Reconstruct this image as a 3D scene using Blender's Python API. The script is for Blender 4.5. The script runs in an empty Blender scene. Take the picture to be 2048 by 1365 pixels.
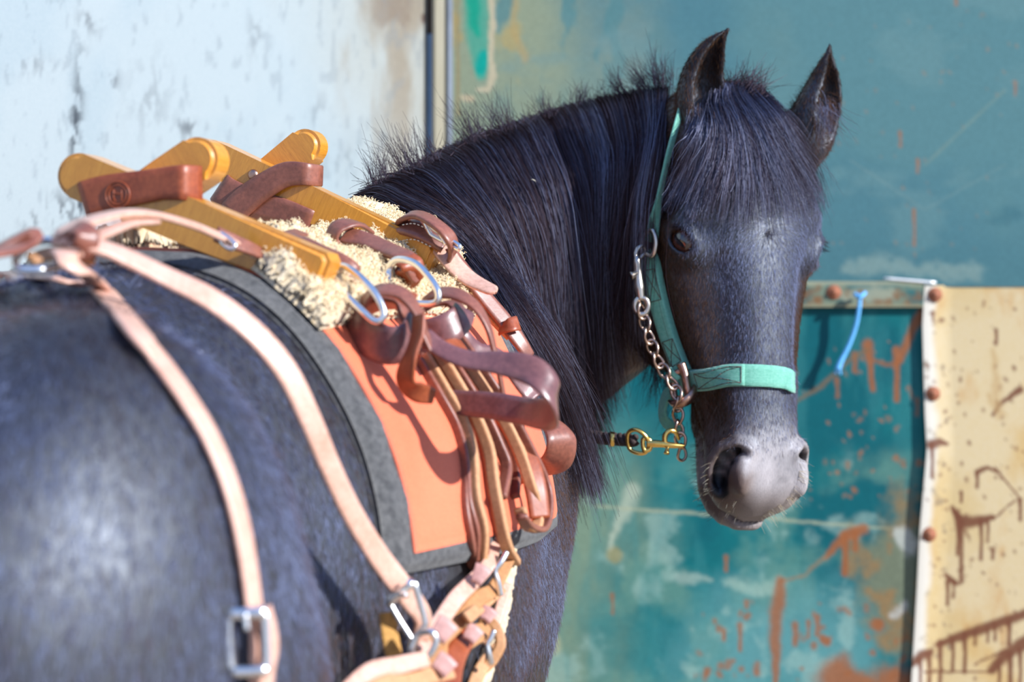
import bpy, bmesh, math, random
import numpy as np
from mathutils import Vector, Matrix
from mathutils.bvhtree import BVHTree

S = bpy.context.scene
COL = S.collection
R = math.radians
rng = np.random.default_rng(7)
random.seed(7)

# ------------------------------------------------------------------ camera, world, sun, exposure
FPX = 2048 * 85.0 / 36.0
CAMZ = 1.15
cd = bpy.data.cameras.new('camera')
cam = bpy.data.objects.new('camera', cd)
COL.objects.link(cam)
cam.location = (0, 0, CAMZ)
cam.rotation_euler = (R(90), 0, 0)
cd.sensor_width = 36.0
cd.lens = 85.0
cd.clip_start = 0.05
cd.dof.use_dof = True
cd.dof.focus_distance = 2.60
cd.dof.aperture_fstop = 4.6
S.camera = cam

W = bpy.data.worlds.new('sky')
S.world = W
W.use_nodes = True
wn = W.node_tree.nodes
wl = W.node_tree.links
wn.clear()
wo = wn.new('ShaderNodeOutputWorld')
wb = wn.new('ShaderNodeBackground')
wtc = wn.new('ShaderNodeTexCoord')
wsx = wn.new('ShaderNodeSeparateXYZ')
wr = wn.new('ShaderNodeValToRGB')
wl.new(wtc.outputs['Generated'], wsx.inputs[0])
wl.new(wsx.outputs['Z'], wr.inputs[0])
wr.color_ramp.elements[0].position = 0.0
wr.color_ramp.elements[0].color = (0.58, 0.71, 0.96, 1)
wr.color_ramp.elements[1].position = 0.75
wr.color_ramp.elements[1].color = (0.23, 0.42, 0.96, 1)
wl.new(wr.outputs[0], wb.inputs[0])
wb.inputs[1].default_value = .95
wl.new(wb.outputs[0], wo.inputs[0])

SUN_AZ, SUN_EL = R(27), R(27)
SUN = Vector((math.cos(SUN_AZ) * math.cos(SUN_EL), -math.sin(SUN_AZ) * math.cos(SUN_EL), math.sin(SUN_EL)))
sd = bpy.data.lights.new('sun', 'SUN')
sd.energy = 7.3
sd.angle = R(1.2)
sd.color = (0.97, 0.98, 1.0)
sun = bpy.data.objects.new('sun', sd)
COL.objects.link(sun)
sun.rotation_euler = (-SUN).to_track_quat('-Z', 'Y').to_euler()
sun.location = SUN * 6 + Vector((0, 3, 1))

vs = S.view_settings
vs.view_transform = 'Standard'
vs.look = 'None'
vs.gamma = 1.0
vs.use_curve_mapping = False
vs.exposure = 0.08


def at(px, py, D):
    """world point seen at photo pixel (px, py) at distance D along the view axis"""
    return Vector(((px - 1024) / FPX * D, D, CAMZ - (py - 682.5) / FPX * D))


# ------------------------------------------------------------------ object helpers
def link(o, parent=None):
    COL.objects.link(o)
    if parent is not None:
        o.parent = parent
        if parent.location.length > 0 or parent.rotation_euler.to_quaternion().angle > 1e-6:
            o.matrix_parent_inverse = Matrix.LocRotScale(parent.location, parent.rotation_euler, parent.scale).inverted()
    return o


def thing(name, label, cat, loc=(0, 0, 0), group=None):
    o = bpy.data.objects.new(name, None)
    o.location = loc
    o.empty_display_size = 0.02
    COL.objects.link(o)
    return tag(o, label, cat, group)


def tag(o, label=None, cat=None, group=None, kind=None):
    if label: o['label'] = label
    if cat: o['category'] = cat
    if group: o['group'] = group
    if kind: o['kind'] = kind
    return o


def mesh_obj(name, V, F, mat, parent=None, smooth=True, flat_ids=None):
    me = bpy.data.meshes.new(name)
    V = np.asarray(V, dtype=np.float32)
    me.from_pydata(V.tolist(), [], [tuple(int(i) for i in f) for f in F])
    if smooth:
        me.polygons.foreach_set('use_smooth', np.ones(len(me.polygons), dtype=bool))
    me.update()
    if mat is not None:
        me.materials.append(mat)
    o = bpy.data.objects.new(name, me)
    return link(o, parent)


def bm_obj(name, bm, mat, parent=None, smooth=False):
    bmesh.ops.recalc_face_normals(bm, faces=bm.faces[:])
    me = bpy.data.meshes.new(name)
    bm.to_mesh(me)
    bm.free()
    if smooth:
        me.polygons.foreach_set('use_smooth', np.ones(len(me.polygons), dtype=bool))
    if mat is not None:
        me.materials.append(mat)
    o = bpy.data.objects.new(name, me)
    return link(o, parent)


def catmull(P, n):
    """resample a polyline as a smooth curve with n points (Catmull-Rom, uniform in arc length)"""
    P = np.asarray(P, dtype=float)
    if len(P) == 2:
        t = np.linspace(0, 1, n)[:, None]
        return P[0] * (1 - t) + P[1] * t
    Q = np.vstack([2 * P[0] - P[1], P, 2 * P[-1] - P[-2]])
    out = []
    for i in range(1, len(Q) - 2):
        t = np.linspace(0, 1, 16, endpoint=False)[:, None]
        p0, p1, p2, p3 = Q[i - 1], Q[i], Q[i + 1], Q[i + 2]
        out.append(0.5 * (2 * p1 + (p2 - p0) * t + (2 * p0 - 5 * p1 + 4 * p2 - p3) * t ** 2 + (3 * p1 - p0 - 3 * p2 + p3) * t ** 3))
    out = np.vstack(out + [P[-1:]])
    d = np.r_[0, np.cumsum(np.linalg.norm(np.diff(out[:, :3], axis=0), axis=1))]
    s = np.linspace(0, d[-1], n)
    return np.stack([np.interp(s, d, out[:, k]) for k in range(out.shape[1])], 1)


def nrm(a):
    return a / np.maximum(np.linalg.norm(a, axis=-1, keepdims=True), 1e-9)


def grid_faces(n, m, closed_u=False, closed_v=False):
    F = []
    for i in range(n if closed_u else n - 1):
        for j in range(m if closed_v else m - 1):
            a, b = i, (i + 1) % n
            c, d = j, (j + 1) % m
            F.append((a * m + c, a * m + d, b * m + d, b * m + c))
    return F


def tube(P, r, n=40, m=10, closed=False, flat=1.0):
    """verts, faces of a round tube along P; r scalar or list"""
    P = np.asarray(P, float)
    C = P if n is None else catmull(P, n)
    n = len(C)
    T = np.gradient(C, axis=0) if not closed else np.roll(C, -1, 0) - np.roll(C, 1, 0)
    T = nrm(T)
    ref = np.array([0.13, 0.31, 0.94])
    N = np.zeros_like(C)
    v = np.cross(T[0], ref)
    v /= np.linalg.norm(v)
    for i in range(n):
        v = v - T[i] * v.dot(T[i])
        v /= np.linalg.norm(v)
        N[i] = v
    B = np.cross(T, N)
    rr = np.interp(np.linspace(0, 1, n), np.linspace(0, 1, len(np.atleast_1d(r))), np.atleast_1d(r))
    a = np.linspace(0, 2 * np.pi, m, endpoint=False)
    V = C[:, None] + rr[:, None, None] * (np.cos(a)[None, :, None] * N[:, None] + flat * np.sin(a)[None, :, None] * B[:, None])
    V = V.reshape(-1, 3)
    F = grid_faces(n, m, closed, True)
    if not closed:
        F.append(tuple(range(m))[::-1])
        F.append(tuple((n - 1) * m + k for k in range(m)))
    return V, F


def ribbon(C, N, w, th, lift=0.0, round_end=False, soft=0.25):
    """strap: centre line C (k,3), outward normals N, width w (scalar/list), thickness th; rounded-edge section"""
    C = np.asarray(C, float)
    n = len(C)
    T = nrm(np.gradient(C, axis=0))
    N = np.asarray(N, float)
    N = nrm(N - T * (N * T).sum(1, keepdims=True))
    B = np.cross(T, N)
    ww = np.interp(np.linspace(0, 1, n), np.linspace(0, 1, len(np.atleast_1d(w))), np.atleast_1d(w)).copy()
    if round_end:
        d = np.r_[0, np.cumsum(np.linalg.norm(np.diff(C, axis=0), axis=1))]
        e = d[-1] - d
        h = ww[-1] / 2
        k = np.clip(e / h, 0, 1)
        ww = ww * np.clip(np.sqrt(1 - (1 - k) ** 2), 0.25, 1)
    e = min(th * 0.45, 0.0012)
    sec = [(-.5, 0, 0, e), (-.5, 0, e, 0), (-.25, 0, 0, 0), (.25, 0, 0, 0), (.5, 0, -e, 0), (.5, 0, 0, e),
           (.5, 1, 0, -e), (.5, 1, -e, 0), (.25, 1, 0, 0), (-.25, 1, 0, 0), (-.5, 1, e, 0), (-.5, 1, 0, -e)]
    V = []
    for (a, b, da, db) in sec:
        V.append(C + B * (a * ww + da)[:, None] + N * (b * th + db + lift))
    V = np.stack(V, 1).reshape(-1, 3)
    m = len(sec)
    F = grid_faces(n, m, False, True)
    F.append(tuple(range(m))[::-1])
    F.append(tuple((n - 1) * m + k for k in range(m)))
    return V, F


def join(parts):
    V, F, o = [], [], 0
    for v, f in parts:
        V.append(np.asarray(v, float))
        F += [tuple(i + o for i in q) for q in f]
        o += len(v)
    return np.vstack(V), F


def part(name, vf, mat, parent, smooth=True, label=None):
    o = mesh_obj(name, vf[0], vf[1], mat, parent, smooth)
    if label: o['label'] = label
    return o


# ------------------------------------------------------------------ materials
class NT:
    def __init__(s, name):
        s.m = bpy.data.materials.new(name)
        s.m.use_nodes = True
        s.t = s.m.node_tree
        s.n = s.t.nodes
        s.p = s.n['Principled BSDF']

    def new(s, kind, **kw):
        n = s.n.new(kind)
        for k, v in kw.items():
            setattr(n, k, v)
        return n

    def ln(s, a, b):
        s.t.links.new(a, b)

    def noise(s, scale, detail=4, rough=.55, vec=None, stretch=None, coord='Object'):
        n = s.new('ShaderNodeTexNoise')
        n.inputs['Scale'].default_value = scale
        n.inputs['Detail'].default_value = detail
        n.inputs['Roughness'].default_value = rough
        if vec is None:
            tc = s.new('ShaderNodeTexCoord')
            vec = tc.outputs[coord]
        if stretch:
            mp = s.new('ShaderNodeMapping')
            mp.inputs['Scale'].default_value = stretch
            s.ln(vec, mp.inputs['Vector'])
            vec = mp.outputs[0]
        s.ln(vec, n.inputs['Vector'])
        return n.outputs['Fac']

    def ramp(s, fac, stops):
        r = s.new('ShaderNodeValToRGB')
        e = r.color_ramp.elements
        while len(e) < len(stops):
            e.new(0.5)
        for k, (p, c) in enumerate(stops):
            e[k].position = p
            e[k].color = (*c, 1) if len(c) == 3 else c
        s.ln(fac, r.inputs[0])
        return r.outputs[0]

    def mix(s, fac, a, b, mode='MIX'):
        m = s.new('ShaderNodeMix', data_type='RGBA', blend_type=mode)
        for sock, val in ((m.inputs[0], fac), (m.inputs[6], a), (m.inputs[7], b)):
            if hasattr(val, 'is_linked') or hasattr(val, 'node'):
                s.ln(val, sock)
            elif isinstance(val, (int, float)):
                sock.default_value = val
            else:
                sock.default_value = (*val, 1)
        return m.outputs[2]

    def bump(s, h, strength=.3, dist=.001):
        b = s.new('ShaderNodeBump')
        b.inputs['Strength'].default_value = strength
        b.inputs['Distance'].default_value = dist
        s.ln(h, b.inputs['Height'])
        s.ln(b.outputs[0], s.p.inputs['Normal'])

    def set(s, **kw):
        for k, v in kw.items():
            k = k.replace('_', ' ')
            i = s.p.inputs[k]
            if hasattr(v, 'node'):
                s.ln(v, i)
            elif isinstance(v, tuple) and len(v) == 3:
                i.default_value = (*v, 1)
            else:
                i.default_value = v
        return s


def simple(name, col, rough=.5, metal=0., var=.15, scale=60, bump=.0, **kw):
    t = NT(name)
    f = t.noise(scale)
    c = t.ramp(f, [(.25, tuple(x * (1 - var) for x in col)), (.75, tuple(min(1, x * (1 + var)) for x in col))])
    t.set(Base_Color=c, Roughness=rough, Metallic=metal, **kw)
    if bump:
        t.bump(t.noise(scale * 4), bump, .001)
    return t.m


def leather(name, a, b, edge=None, rough=.42, coat=.25, sc=35):
    t = NT(name)
    f = t.noise(sc, 6, .62)
    g = t.noise(sc * 7, 4, .6)
    c = t.ramp(f, [(.3, a), (.7, b)])
    c = t.mix(.35, c, t.ramp(g, [(.3, tuple(x * .6 for x in a)), (.7, tuple(min(1, x * 1.25) for x in b))]))
    t.set(Base_Color=c, Roughness=rough, Coat_Weight=coat, Coat_Roughness=.35)
    t.bump(g, .25, .0006)
    return t.m


M = {}
M['leather_tan'] = leather('leather_tan', (.52, .27, .18), (.70, .42, .32))
M['leather_brown'] = leather('leather_brown', (.135, .042, .026), (.28, .095, .058), coat=.15)
M['leather_red'] = leather('leather_red', (.20, .034, .008), (.34, .078, .024), rough=.45, coat=.1)
M['leather_dark'] = leather('leather_dark', (.10, .035, .035), (.22, .085, .075), rough=.33, coat=.5)
M['leather_cut'] = leather('leather_cut', (.42, .20, .09), (.55, .29, .14), rough=.7, coat=0)
M['steel'] = simple('steel', (.86, .84, .80), .27, 1., .06, 90)
M['nickel'] = simple('nickel', (.60, .53, .45), .28, 1., .15, 120)
M['copper_chain'] = simple('copper_chain', (.52, .36, .27), .30, 1., .2, 150)
M['bronze'] = simple('bronze', (.45, .27, .20), .35, 1., .2, 150)
M['brass'] = simple('brass', (.80, .52, .14), .22, 1., .15, 150)


def wood():
    t = NT('varnished_oak')
    f = t.noise(28, 5, .6, stretch=(1, 1, 14))
    g = t.noise(160, 4, .7, stretch=(1, 1, 22))
    c = t.ramp(f, [(.25, (.46, .165, .010)), (.55, (.64, .265, .022)), (.8, (.72, .34, .045))])
    c = t.mix(.35, c, t.ramp(g, [(.35, (.32, .10, .006)), (.6, (.70, .32, .035))]))
    t.set(Base_Color=c, Roughness=.38, Coat_Weight=.6, Coat_Roughness=.14)
    t.bump(g, .12, .0005)
    return t.m


M['oak'] = wood()
# ------------------------------------------------------------------ the horse: signed field, meshed as ONE surface
def axis(segs):
    out = []
    for a, b, st in segs:
        out.append(np.arange(a, b, st))
    return np.concatenate(out + [np.array([segs[-1][1]])])


GX = axis([(-.95, -.02, .009), (-.02, .12, .006), (.12, .43, .0032), (.43, .50, .008)])
GY = axis([(1.30, 2.60, .010), (2.60, 3.06, .0034), (3.06, 3.34, .008)])
GZ = axis([(-.02, .86, .012), (.86, 1.60, .0036)])
FLD = np.full((len(GX), len(GY), len(GZ)), 0.2, dtype=np.float32)


def box_of(lo, hi):
    ix = slice(max(0, np.searchsorted(GX, lo[0]) - 1), np.searchsorted(GX, hi[0]) + 1)
    iy = slice(max(0, np.searchsorted(GY, lo[1]) - 1), np.searchsorted(GY, hi[1]) + 1)
    iz = slice(max(0, np.searchsorted(GZ, lo[2]) - 1), np.searchsorted(GZ, hi[2]) + 1)
    X, Y, Z = np.meshgrid(GX[ix].astype(np.float32), GY[iy].astype(np.float32), GZ[iz].astype(np.float32), indexing='ij')
    return (ix, iy, iz), np.stack([X, Y, Z], -1)


def smin(a, b, k):
    h = np.maximum(k - np.abs(a - b), 0) / k
    return np.minimum(a, b) - h * h * k * .25


def add(fn, lo, hi, k=.03):
    sl, P = box_of(np.asarray(lo) - 1.5 * k, np.asarray(hi) + 1.5 * k)
    if P.size:
        FLD[sl] = smin(FLD[sl], fn(P).astype(np.float32), k)


def cut(fn, lo, hi, k=.006):
    sl, P = box_of(np.asarray(lo) - 1.5 * k, np.asarray(hi) + 1.5 * k)
    if P.size:
        FLD[sl] = -smin(-FLD[sl], fn(P).astype(np.float32), k)


def ell_fn(c, ax, r):
    c = np.asarray(c, np.float32); A = np.asarray(ax, np.float32); r = np.asarray(r, np.float32)

    def f(P):
        q = (P - c) @ A.T
        k0 = np.linalg.norm(q / r, axis=-1)
        k1 = np.linalg.norm(q / (r * r), axis=-1)
        return k0 * (k0 - 1) / np.maximum(k1, 1e-6)
    return f


def ell(c, ax, r, k=.03, op=add):
    m = max(r)
    op(ell_fn(c, ax, r), np.asarray(c) - m, np.asarray(c) + m, k)


def cap_fn(a, b, ra, rb):
    a = np.asarray(a, np.float32); b = np.asarray(b, np.float32)
    d = b - a
    L = float(d @ d) + 1e-12

    def f(P):
        t = np.clip(((P - a) @ d) / L, 0, 1)
        return np.linalg.norm(P - a - t[..., None] * d, axis=-1) - (ra + (rb - ra) * t)
    return f


def cap(a, b, ra, rb, k=.02, op=add):
    a = np.asarray(a); b = np.asarray(b); m = max(ra, rb)
    op(cap_fn(a, b, ra, rb), np.minimum(a, b) - m, np.maximum(a, b) + m, k)


def chain(pts, rs, k=.006, op=add):
    """smooth path of capsules joined with hard minimum, then applied once"""
    pts = np.asarray(pts, float); rs = np.asarray(rs, float)
    fs = [cap_fn(pts[i], pts[i + 1], rs[i], rs[i + 1]) for i in range(len(pts) - 1)]

    def f(P):
        o = fs[0](P)
        for g in fs[1:]:
            o = np.minimum(o, g(P))
        return o
    m = rs.max()
    op(f, pts.min(0) - m, pts.max(0) + m, k)


EYE3 = np.eye(3)


class Loft:
    """radial field round an axis: stations (u, [half ring points (v, w)...], centre w)"""
    def __init__(s, stations, NU=140, NT_=96, sm=2):
        us = np.array([q[0] for q in stations])
        th = np.linspace(-np.pi, np.pi, NT_ + 1)
        tabs, cs = [], []
        for u, ring, wc in stations:
            r = np.array(ring, float)
            a = np.arctan2(r[:, 0], r[:, 1] - wc)          # 0 = front (+w), pi = back
            d = np.hypot(r[:, 0], r[:, 1] - wc)
            o = np.argsort(a)
            a, d = a[o], d[o]
            A = np.concatenate([-a[::-1], a, 2 * np.pi - a[::-1]])
            Dd = np.concatenate([d[::-1], d, d[::-1]])
            A, ix = np.unique(np.round(A, 6), return_index=True)
            Dd = Dd[ix]
            x = np.abs(th)
            # monotone-ish cubic (hermite with finite differences)
            m = np.gradient(Dd, A)
            i = np.clip(np.searchsorted(A, x) - 1, 0, len(A) - 2)
            h = A[i + 1] - A[i]
            t = (x - A[i]) / h
            y = (2 * t**3 - 3 * t**2 + 1) * Dd[i] + (t**3 - 2 * t**2 + t) * h * m[i] + (-2 * t**3 + 3 * t**2) * Dd[i + 1] + (t**3 - t**2) * h * m[i + 1]
            tabs.append(y); cs.append(wc)
        tabs = np.array(tabs); cs = np.array(cs)
        s.u0, s.u1 = us[0], us[-1]
        U = np.linspace(s.u0, s.u1, NU)
        i = np.clip(np.searchsorted(us, U) - 1, 0, len(us) - 2)
        h = (us[i + 1] - us[i]); t = (U - us[i]) / h

        def herm(T):
            m = np.gradient(T, us, axis=0)
            tt, hh = (t[:, None], h[:, None]) if T.ndim == 2 else (t, h)
            return (2 * tt**3 - 3 * tt**2 + 1) * T[i] + (tt**3 - 2 * tt**2 + tt) * hh * m[i] + (-2 * tt**3 + 3 * tt**2) * T[i + 1] + (tt**3 - tt**2) * hh * m[i + 1]
        s.tab = herm(tabs); s.c = herm(cs)
        for _ in range(sm):
            s.tab[1:-1] = .25 * s.tab[:-2] + .5 * s.tab[1:-1] + .25 * s.tab[2:]
        dR = np.gradient(s.tab, th, axis=1)
        s.kk = (1 / np.sqrt(1 + (dR / np.maximum(s.tab, .01)) ** 2)).astype(np.float32)
        s.tab = s.tab.astype(np.float32)
        s.NU, s.NT = NU, NT_

    def __call__(s, u, v, w):
        uu = np.clip(u, s.u0, s.u1)
        x = (uu - s.u0) / (s.u1 - s.u0) * (s.NU - 1)
        c = np.interp(x, np.arange(s.NU), s.c).astype(np.float32)
        rho = np.hypot(v, w - c)
        y = (np.arctan2(v, w - c) + np.pi) / (2 * np.pi) * s.NT
        i = np.clip(x.astype(np.int32), 0, s.NU - 2); a = x - i
        j = np.clip(y.astype(np.int32), 0, s.NT - 1); b = y - j

        def bil(T):
            return (T[i, j] * (1 - b) + T[i, j + 1] * b) * (1 - a) + (T[i + 1, j] * (1 - b) + T[i + 1, j + 1] * b) * a
        f = (rho - bil(s.tab)) * bil(s.kk)
        du = np.abs(u - uu)
        return np.where(du > 0, np.sqrt(np.maximum(f, 0) ** 2 + du * du) + np.minimum(f, 0) * 0 + (f < 0) * 0, f)


# ---- trunk, along the body axis
BA = np.array([.286, .958, 0]); BL = np.array([.958, -.286, 0]); BO = np.array([-.344, 2.15, 0])


def body_pt(s, lat, z):
    return BO + BA * s + BL * lat + np.array([0, 0, z])


def ringz(top, bot, hw, zc=None, sq=.80, br=.78):
    zc = (top + bot) / 2 if zc is None else zc
    h1, h2 = top - zc, zc - bot
    return [(0, top), (hw * .40, zc + h1 * .93), (hw * sq, zc + h1 * .60), (hw, zc), (hw * br, zc - h2 * .66), (hw * .40, zc - h2 * .93), (0, bot)], zc


_st = []
for s_, top, bot, hw, zc in [(-.62, 1.00, .88, .05, .94), (-.58, 1.07, .80, .15, .93), (-.48, 1.130, .74, .215, .94), (-.33, 1.168, .70, .245, .94), (-.15, 1.200, .67, .212, .93),
                             (.0, 1.215, .64, .246, .92), (.18, 1.216, .625, .280, .91), (.35, 1.228, .625, .275, .91), (.50, 1.262, .64, .240, .92),
                             (.62, 1.285, .66, .205, .93), (.74, 1.255, .70, .175, .94), (.84, 1.16, .76, .125, .95), (.89, 1.06, .86, .06, .95)]:
    ring, zz = ringz(top, bot, hw, zc)
    _st.append((s_, ring, zz))
TRUNK = Loft(_st)


def trunk_fn(P):
    q = P - BO.astype(np.float32)
    return TRUNK(q[..., 0] * BA[0] + q[..., 1] * BA[1], q[..., 0] * BL[0] + q[..., 1] * BL[1], q[..., 2])


add(trunk_fn, (-.95, 1.3, .55), (.5, 3.34, 1.35), .03)

# haunches, shoulders, legs (both sides)
for sg in (1, -1):
    ax = np.array([BA, BL, [0, 0, 1]])
    ell(body_pt(-.34, .122 * sg, .93), ax, (.235, .164, .245), .03)
    ell(body_pt(-.20, .155 * sg, .84), ax, (.125, .108, .20), .025)
    ell(body_pt(.60, .115 * sg, .97), ax, (.16, .105, .25), .06)
    ell(body_pt(.72, .110 * sg, 1.0), ax, (.13, .100, .17), .06)          # shoulder blade
    ell(body_pt(.72, .080 * sg, .88), ax, (.11, .09, .15), .05)
    # hind leg: stifle forward, hock back, upright shank
    hp = [body_pt(-.30, .15 * sg, .84), body_pt(-.20, .165 * sg, .72), body_pt(-.40, .15 * sg, .49), body_pt(-.385, .15 * sg, .46), body_pt(-.36, .15 * sg, .14), body_pt(-.31, .15 * sg, .06)]
    for a, b, ra, rb in [(0, 1, .15, .105), (1, 2, .10, .042), (2, 3, .042, .040), (3, 4, .034, .030), (4, 5, .036, .030)]:
        cap(hp[a], hp[b], ra, rb, .04)
    # fore leg
    fp = [body_pt(.68, .10 * sg, .84), body_pt(.62, .11 * sg, .66), body_pt(.66, .11 * sg, .40), body_pt(.66, .11 * sg, .13), body_pt(.71, .11 * sg, .06)]
    for a, b, ra, rb in [(0, 1, .098, .082), (1, 2, .075, .045), (2, 3, .036, .031), (3, 4, .036, .031)]:
        cap(fp[a], fp[b], ra, rb, .04)
    ell(fp[2], EYE3, (.043, .043, .05), .02)

# ---- neck: dense ellipsoids on a curved spine  (crest pixel, crest depth, height of section, half thickness)
NECK = [((730, 425), 2.74, .44, .150), ((830, 358), 2.86, .43, .125), ((920, 310), 2.95, .415, .108), ((1010, 276), 3.02, .395, .096), ((1100, 243), 3.07, .375, .088),
        ((1190, 218), 3.09, .345, .082), ((1270, 200), 3.07, .315, .077), ((1345, 192), 3.03, .27, .072), ((1415, 200), 2.99, .21, .066)]
_c, _d = [], []
for (px, py), D, H, T in NECK:
    c = at(px, py, D)
    _c.append([c.x, c.y, c.z - H / 2, H / 2, T])
_c = catmull(_c, 34)
_lean = np.linspace(.16, -.05, 34)
for i in range(34):
    t = _c[min(i + 1, 33), :3] - _c[max(i - 1, 0), :3]
    t[2] *= .6
    t /= np.linalg.norm(t)
    up = np.array([0, 0, 1.]) - BA * _lean[i]
    up = up - t * up.dot(t); up /= np.linalg.norm(up)
    sd_ = np.cross(t, up)
    ell(_c[i, :3], np.array([t, up, sd_]), (.045, _c[i, 3], _c[i, 4]), .022)
# breast / base of neck filling
for i, q in enumerate([(.74, .0, 1.02), (.79, .02, .97), (.82, .03, .92)]):
    ell(body_pt(*q), np.array([BA, BL, [0, 0, 1]]), (.11, .14, .19 - .02 * i), .06)

# ---- head
YAW, PIT, ROL = R(28), R(13), R(3.0)
hh = np.array([math.sin(YAW), -math.cos(YAW), 0]); ll = np.array([math.cos(YAW), math.sin(YAW), 0])
e_u = math.cos(PIT) * np.array([0, 0, -1.]) + math.sin(PIT) * hh
e_w = math.cos(PIT) * hh + math.sin(PIT) * np.array([0, 0, 1.])
_rc, _rs = math.cos(ROL), math.sin(ROL)
RM = np.array([[_rc, 0, _rs], [0, 1, 0], [-_rs, 0, _rc]])
e_u, e_w, e_v = RM @ e_u, RM @ e_w, RM @ ll
P0 = np.array(at(1497, 186, 2.93))


def hp_(u, v, w):
    return P0 + e_u * u + e_v * v + e_w * w


HEAD_ST = [
    (-.030, [(0, -.045), (.022, -.047), (.034, -.062), (.024, -.08), (0, -.085)], -.065),
    (-.012, [(0, -.018), (.040, -.024), (.064, -.055), (.046, -.095), (0, -.11)], -.06),
    (.020, [(0, .000), (.050, -.007), (.082, -.052), (.060, -.115), (0, -.145)], -.06),
    (.070, [(0, .013), (.056, .002), (.094, -.052), (.066, -.140), (0, -.180)], -.07),
    (.120, [(0, .021), (.060, .006), (.099, -.048), (.070, -.160), (0, -.205)], -.08),
    (.165, [(0, .024), (.060, .008), (.098, -.046), (.074, -.165), (0, -.213)], -.09),
    (.215, [(0, .022), (.053, .006), (.088, -.052), (.075, -.160), (0, -.213)], -.09),
    (.265, [(0, .017), (.046, .002), (.077, -.056), (.066, -.148), (0, -.196)], -.085),
    (.315, [(0, .011), (.042, -.002), (.066, -.056), (.053, -.122), (0, -.164)], -.075),
    (.365, [(0, .005), (.038, -.006), (.058, -.052), (.046, -.100), (0, -.132)], -.065),
    (.410, [(0, .000), (.037, -.009), (.056, -.049), (.045, -.088), (0, -.112)], -.06),
    (.445, [(0, -.004), (.040, -.012), (.060, -.047), (.047, -.083), (0, -.100)], -.058),
    (.468, [(0, -.009), (.043, -.017), (.062, -.049), (.048, -.079), (0, -.093)], -.057),
    (.489, [(0, -.018), (.040, -.026), (.056, -.053), (.043, -.075), (0, -.085)], -.057),
    (.504, [(0, -.033), (.029, -.038), (.040, -.057), (.030, -.071), (0, -.077)], -.059),
    (.511, [(0, -.048), (.012, -.049), (.017, -.060), (.012, -.067), (0, -.069)], -.060)]
HEAD = Loft(HEAD_ST, NU=200, sm=3)


def head_fn(P):
    q = P - P0.astype(np.float32)
    return HEAD(q @ e_u.astype(np.float32), q @ e_v.astype(np.float32), q @ e_w.astype(np.float32))


def ray_head(px, py):
    """point where the view ray of a photo pixel meets the bare head shape"""
    d = np.array(at(px, py, 1.0)) - np.array([0, 0, CAMZ])
    o = np.array([0, 0, CAMZ])
    t = np.linspace(2.55, 3.1, 1100)
    f = head_fn((o + d * t[:, None]).astype(np.float32))
    i = np.argmax(f < 0) if (f < 0).any() else int(np.argmin(f))
    return o + d * t[i]


add(head_fn, P0 + np.array([-.2, -.25, -.62]), P0 + np.array([.35, .3, .08]), .02)
HA = np.array([e_u, e_v, e_w])
# jowl discs, cheek crest, brow ridges, nasal bones
for sg in (1, -1):
    ell(hp_(.235, .052 * sg, -.145), HA, (.080, .026, .062), .025)
    chain([hp_(.205, .083 * sg, -.050), hp_(.26, .071 * sg, -.055), hp_(.33, .055 * sg, -.050)], [.010, .008, .005], .028)      # facial crest
    chain([hp_(.130, .064 * sg, .003), hp_(.148, .080 * sg, -.008), hp_(.168, .092 * sg, -.028)], [.009, .011, .009], .035)   # brow
    ell(hp_(.108, .094 * sg, -.050), HA, (.024, .010, .020), .03, cut)                                                      # hollow above the eye

    chain([hp_(.225, .070 * sg, .004), hp_(.27, .066 * sg, .000), hp_(.32, .058 * sg, -.006)], [.010, .013, .009], .032, cut)
    ell(hp_(.40, .058 * sg, -.045), HA, (.035, .010, .020), .02, cut)
# eyes: lid mound, socket, slanted almond opening
EYES = []
for sg in (-1, 1):
    c = hp_(.184, .081 * sg, -.031)
    out = nrm(e_v * sg * .86 + e_w * .50 + e_u * .05)
    slant = nrm(e_u * .80 + e_w * .55 - e_v * sg * .30)         # towards the inner corner
    slant = nrm(slant - out * slant.dot(out))
    crs = np.cross(out, slant)
    EYES.append((c, out, slant, crs, sg))
    ell(c, np.array([out, slant, crs]), (.0255, .034, .027), .012)
    upv = crs if crs.dot(e_u) < 0 else -crs
    # almond through the lids
    A = np.array([out, slant, crs])
    ell(c + out * .026, A, (.016, .0200, .0120), .002, cut)
    ell(c, A, (.0222, .0222, .0222), .001, cut)
    # upper lid fold and lower lid rim
    arc = []
    for t in np.linspace(-1, 1, 9):
        p = c + slant * (.026 * t) + upv * (.0165 * math.cos(t * 1.35)) + out * (.0215 * math.cos(t * .85) + .001)
        arc.append(p)
    chain(arc, [.002, .003, .0038, .0042, .0042, .004, .0036, .003, .002], .003)
    arc = []
    for t in np.linspace(-1, 1, 9):
        p = c + slant * (.026 * t) - upv * (.0150 * math.cos(t * 1.35)) + out * (.0205 * math.cos(t * .85) + .001)
        arc.append(p)
    chain(arc, [.0018] * 9, .003)
    arc = [c + slant * (.030 * t) + upv * (.026 * math.cos(t * 1.2)) + out * (.0205 * math.cos(t * .85)) for t in np.linspace(-.9, .8, 9)]
    chain(arc, [.0015] * 9, .004, cut)

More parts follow.
